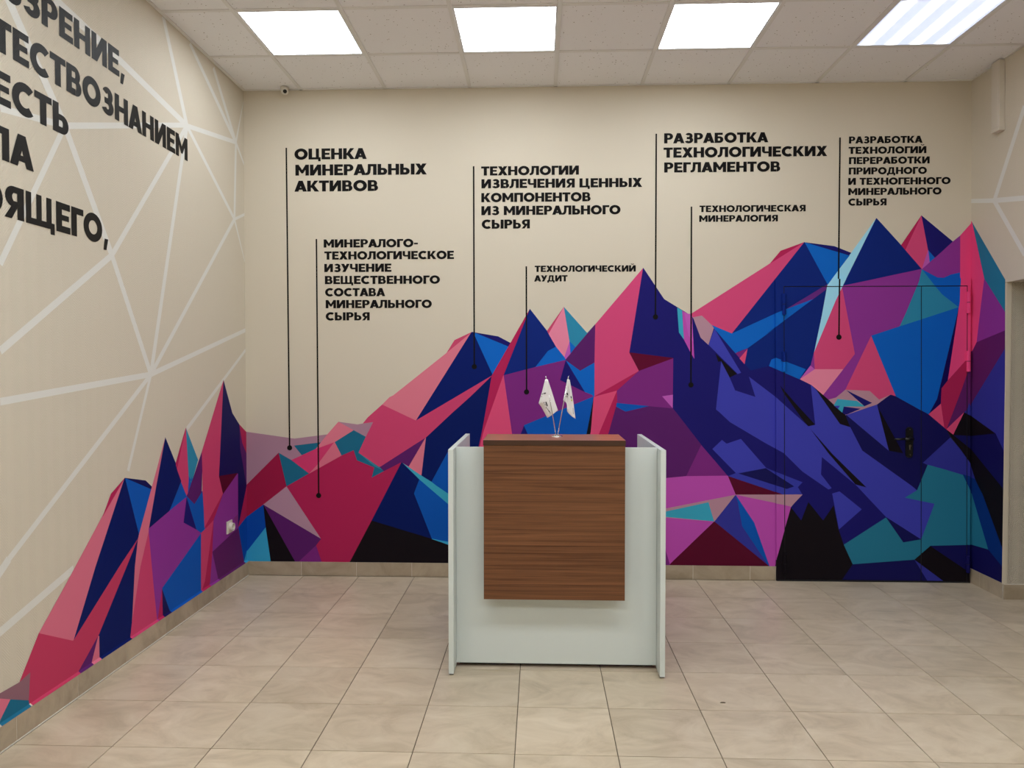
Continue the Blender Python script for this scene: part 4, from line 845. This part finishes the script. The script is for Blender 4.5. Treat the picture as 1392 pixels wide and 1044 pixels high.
def cloth(name,rows):
    """rows of (crop x, crop y, depth) points, skinned into a folded sheet"""
    vs=[];fs=[];n=len(rows[0])
    for r in rows: vs+=[fp(*q) for q in r]
    for i in range(len(rows)-1):
        for j in range(n-1): a=i*n+j;fs.append((a,a+1,a+n+1,a+n))
    o=mesh_obj(name,vs,fs,CLOTH,fl,smooth=True)
    md=o.modifiers.new('sub','SUBSURF');md.subdivision_type='SIMPLE';md.levels=md.render_levels=2
    md=o.modifiers.new('th','SOLIDIFY');md.thickness=.0008;md.offset=0;return o
lf=cloth('flag',[[(344,204,-.004),(356,196,-.006),(364,200,-.008),(370,202,-.004),(376,206,.004)],
 [(308,350,.000),(338,340,-.010),(372,335,-.006),(395,330,-.002),(420,336,.010)],
 [(268,485,.004),(318,468,-.010),(362,458,-.004),(400,452,.000),(462,470,.014)],
 [(300,530,.014),(345,540,.004),(378,555,.002),(412,560,.006),(497,570,.014)],
 [(372,662,.018),(385,652,.010),(396,646,.008),(420,630,.010),(470,590,.014)]])
rf=cloth('flag',[[(604,204,-.002),(612,196,-.006),(620,200,-.008),(628,204,-.004),(634,210,.004)],
 [(582,330,.004),(600,335,-.006),(618,338,.006),(640,330,-.006),(658,336,.006)],
 [(558,452,.008),(584,462,-.004),(606,468,.010),(648,460,-.008),(678,470,.006)],
 [(604,474,.010),(606,500,.006),(606,560,.006),(650,580,-.004),(692,590,.006)],
 [(604,575,.010),(612,592,.006),(628,610,.006),(664,644,.000),(704,670,.006)]])
def ink(quads,m,par,d):
    vs=[];fs=[]
    for q in quads:
        b=len(vs);vs+=[fp(x,y,d) for x,y in q];fs.append(tuple(range(b,b+len(q))))
    o=mesh_obj('print',vs,fs,m);o.parent=par;o.location=tuple(-fl.location);o.parent=fl;return o
ink([[(306,372),(326,366),(326,374),(304,382)],[(328,362),(352,358),(354,366),(346,374),(330,376)],[(298,402),(306,400),(304,410),(297,412)]],INK,lf,-.0125)
ink([[(346,470),(360,466),(376,515),(364,522)],[(326,472),(334,470),(336,484),(329,486)],[(340,495),(346,493),(350,508),(343,511)],[(352,530),(358,527),(362,545),(356,548)],[(368,548),(374,545),(396,585),(390,588)],[(392,572),(397,570),(409,604),(403,608)]],INK,lf,-.0085)
ink([[(594,362),(612,360),(616,392),(600,388)],[(586,394),(592,394),(590,410),(584,408)],[(602,398),(610,400),(606,416),(599,414)]],INK,rf,-.0095)
ink([[(642,400),(652,398),(658,426),(648,428)]],INK,rf,-.0125)
ink([[(670,540),(674,538),(678,612),(674,614)]],INK,rf,-.0125)
ink([[(650,434),(662,436),(664,458),(654,462),(648,446)]],YEL,rf,-.0128)

# ---------------------------------------------------------------- small wall and ceiling fittings
PLA=mat('white_plastic','#d9d3c6',.4)
so=empty('wall_socket',(XL,4.917,.415));tag(so,'white wall socket with a round face on the purple part of the left wall','socket')
box('plate',XL+.0015,XL+.010,4.874,4.958,.372,.456,PLA,so,bev=.002)
bm=bmesh.new();tube(bm,(XL+.010,4.918,.414),(XL+.034,4.918,.414),.029,.027,28,False)
R=28
def ring(r,x): return [bm.verts.new((x,4.918+r*math.cos(2*math.pi*i/R),.414+r*math.sin(2*math.pi*i/R))) for i in range(R)]
a=ring(.027,XL+.034);b=ring(.0225,XL+.034);c=ring(.0215,XL+.020)
for i in range(R): j=(i+1)%R;bm.faces.new((a[i],a[j],b[j],b[i]));bm.faces.new((b[i],b[j],c[j],c[i]))
bm.faces.new(c)
bm_obj('socket_face',bm,PLA,so)
bm=bmesh.new()
for dy in (-.0095,.0095): tube(bm,(XL+.0195,4.918+dy,.414),(XL+.0206,4.918+dy,.414),.0035,seg=12)
bm_obj('pin_hole',bm,GAP,so)
bm=bmesh.new()
for dz in (-.018,.018):
    bm=bmesh.new();add_box(bm,XL+.020,XL+.031,4.915,4.921,.414+dz-.0025,.414+dz+.0025);bm_obj('earth_clip',bm,CHROME,so)
ca=empty('security_camera',(-1.775,5.17,CZ));tag(ca,'small white dome security camera with black lens in the ceiling corner','camera')
bm=bmesh.new();tube(bm,(-1.785,5.175,CZ-.001),(-1.785,5.175,CZ-.012),.030,.028,28);bm_obj('mount',bm,PLA,ca)
bm=bmesh.new();bmesh.ops.create_uvsphere(bm,u_segments=28,v_segments=16,radius=.0265,matrix=Matrix.Translation((-1.783,5.17,CZ-.026)));bm_obj('housing',bm,PLA,ca,smooth=True)
bm=bmesh.new();d=(Vector((0,0,1.45))-Vector((-1.78,5.17,CZ-.028))).normalized();p=Vector((-1.781,5.168,CZ-.029));tube(bm,p+d*.018,p+d*.029,.0205,.0185,24);bm_obj('lens_ring',bm,PLA,ca)
bm=bmesh.new();tube(bm,p+d*.0285,p+d*.0305,.0135,.0125,24);bm_obj('lens',bm,mat('lens_black','#0a0a0c',.15),ca)
cd=empty('cable_duct',(XRz(3.2),4.9,3.2));tag(cd,'cream plastic cable duct hanging down from the ceiling on the right wall','cable duct')
DU=mat('duct_plastic','#d2c9bb',.45)
def dk(z0,z1,y0,y1,p,nm,m):
    vs=[]
    for z in (z0,z1):
        for x,y in ((XRz(z)-.0005,y0),(XRz(z)-p,y0),(XRz(z)-p,y1),(XRz(z)-.0005,y1)): vs.append((x,y,z))
    bm=bmesh.new();v=[bm.verts.new(q) for q in vs]
    for f in ((0,1,2,3),(7,6,5,4),(0,4,5,1),(1,5,6,2),(2,6,7,3),(3,7,4,0)): bm.faces.new([v[i] for i in f])
    bmesh.ops.recalc_face_normals(bm,faces=bm.faces)
    bmesh.ops.bevel(bm,geom=list(bm.edges),offset=.003,segments=2,profile=.5,affect='EDGES');bm_obj(nm,bm,m,cd)
dk(3.018,CZ-.002,4.862,4.945,.038,'body',DU);dk(3.006,3.024,4.860,4.947,.040,'end_cap',DU);dk(3.03,CZ-.004,4.874,4.933,.0395,'cover',DU)
# crumb of dirt on the tile
bm=bmesh.new();bmesh.ops.create_icosphere(bm,subdivisions=2,radius=1)
random.seed(3)
for v in bm.verts: v.co=Vector((v.co.x*.009*(1+.3*random.random())+.004*(v.co.x<0)*-1,v.co.y*.005,max(0,v.co.z)*.004))+Vector((.8215,3.298,.0002))
o=bm_obj('crumb',bm,mat('dry_mud','#6a5c4c',.9),smooth=True);tag(o,'tiny brown crumb of dirt on a floor tile right of the desk','debris')
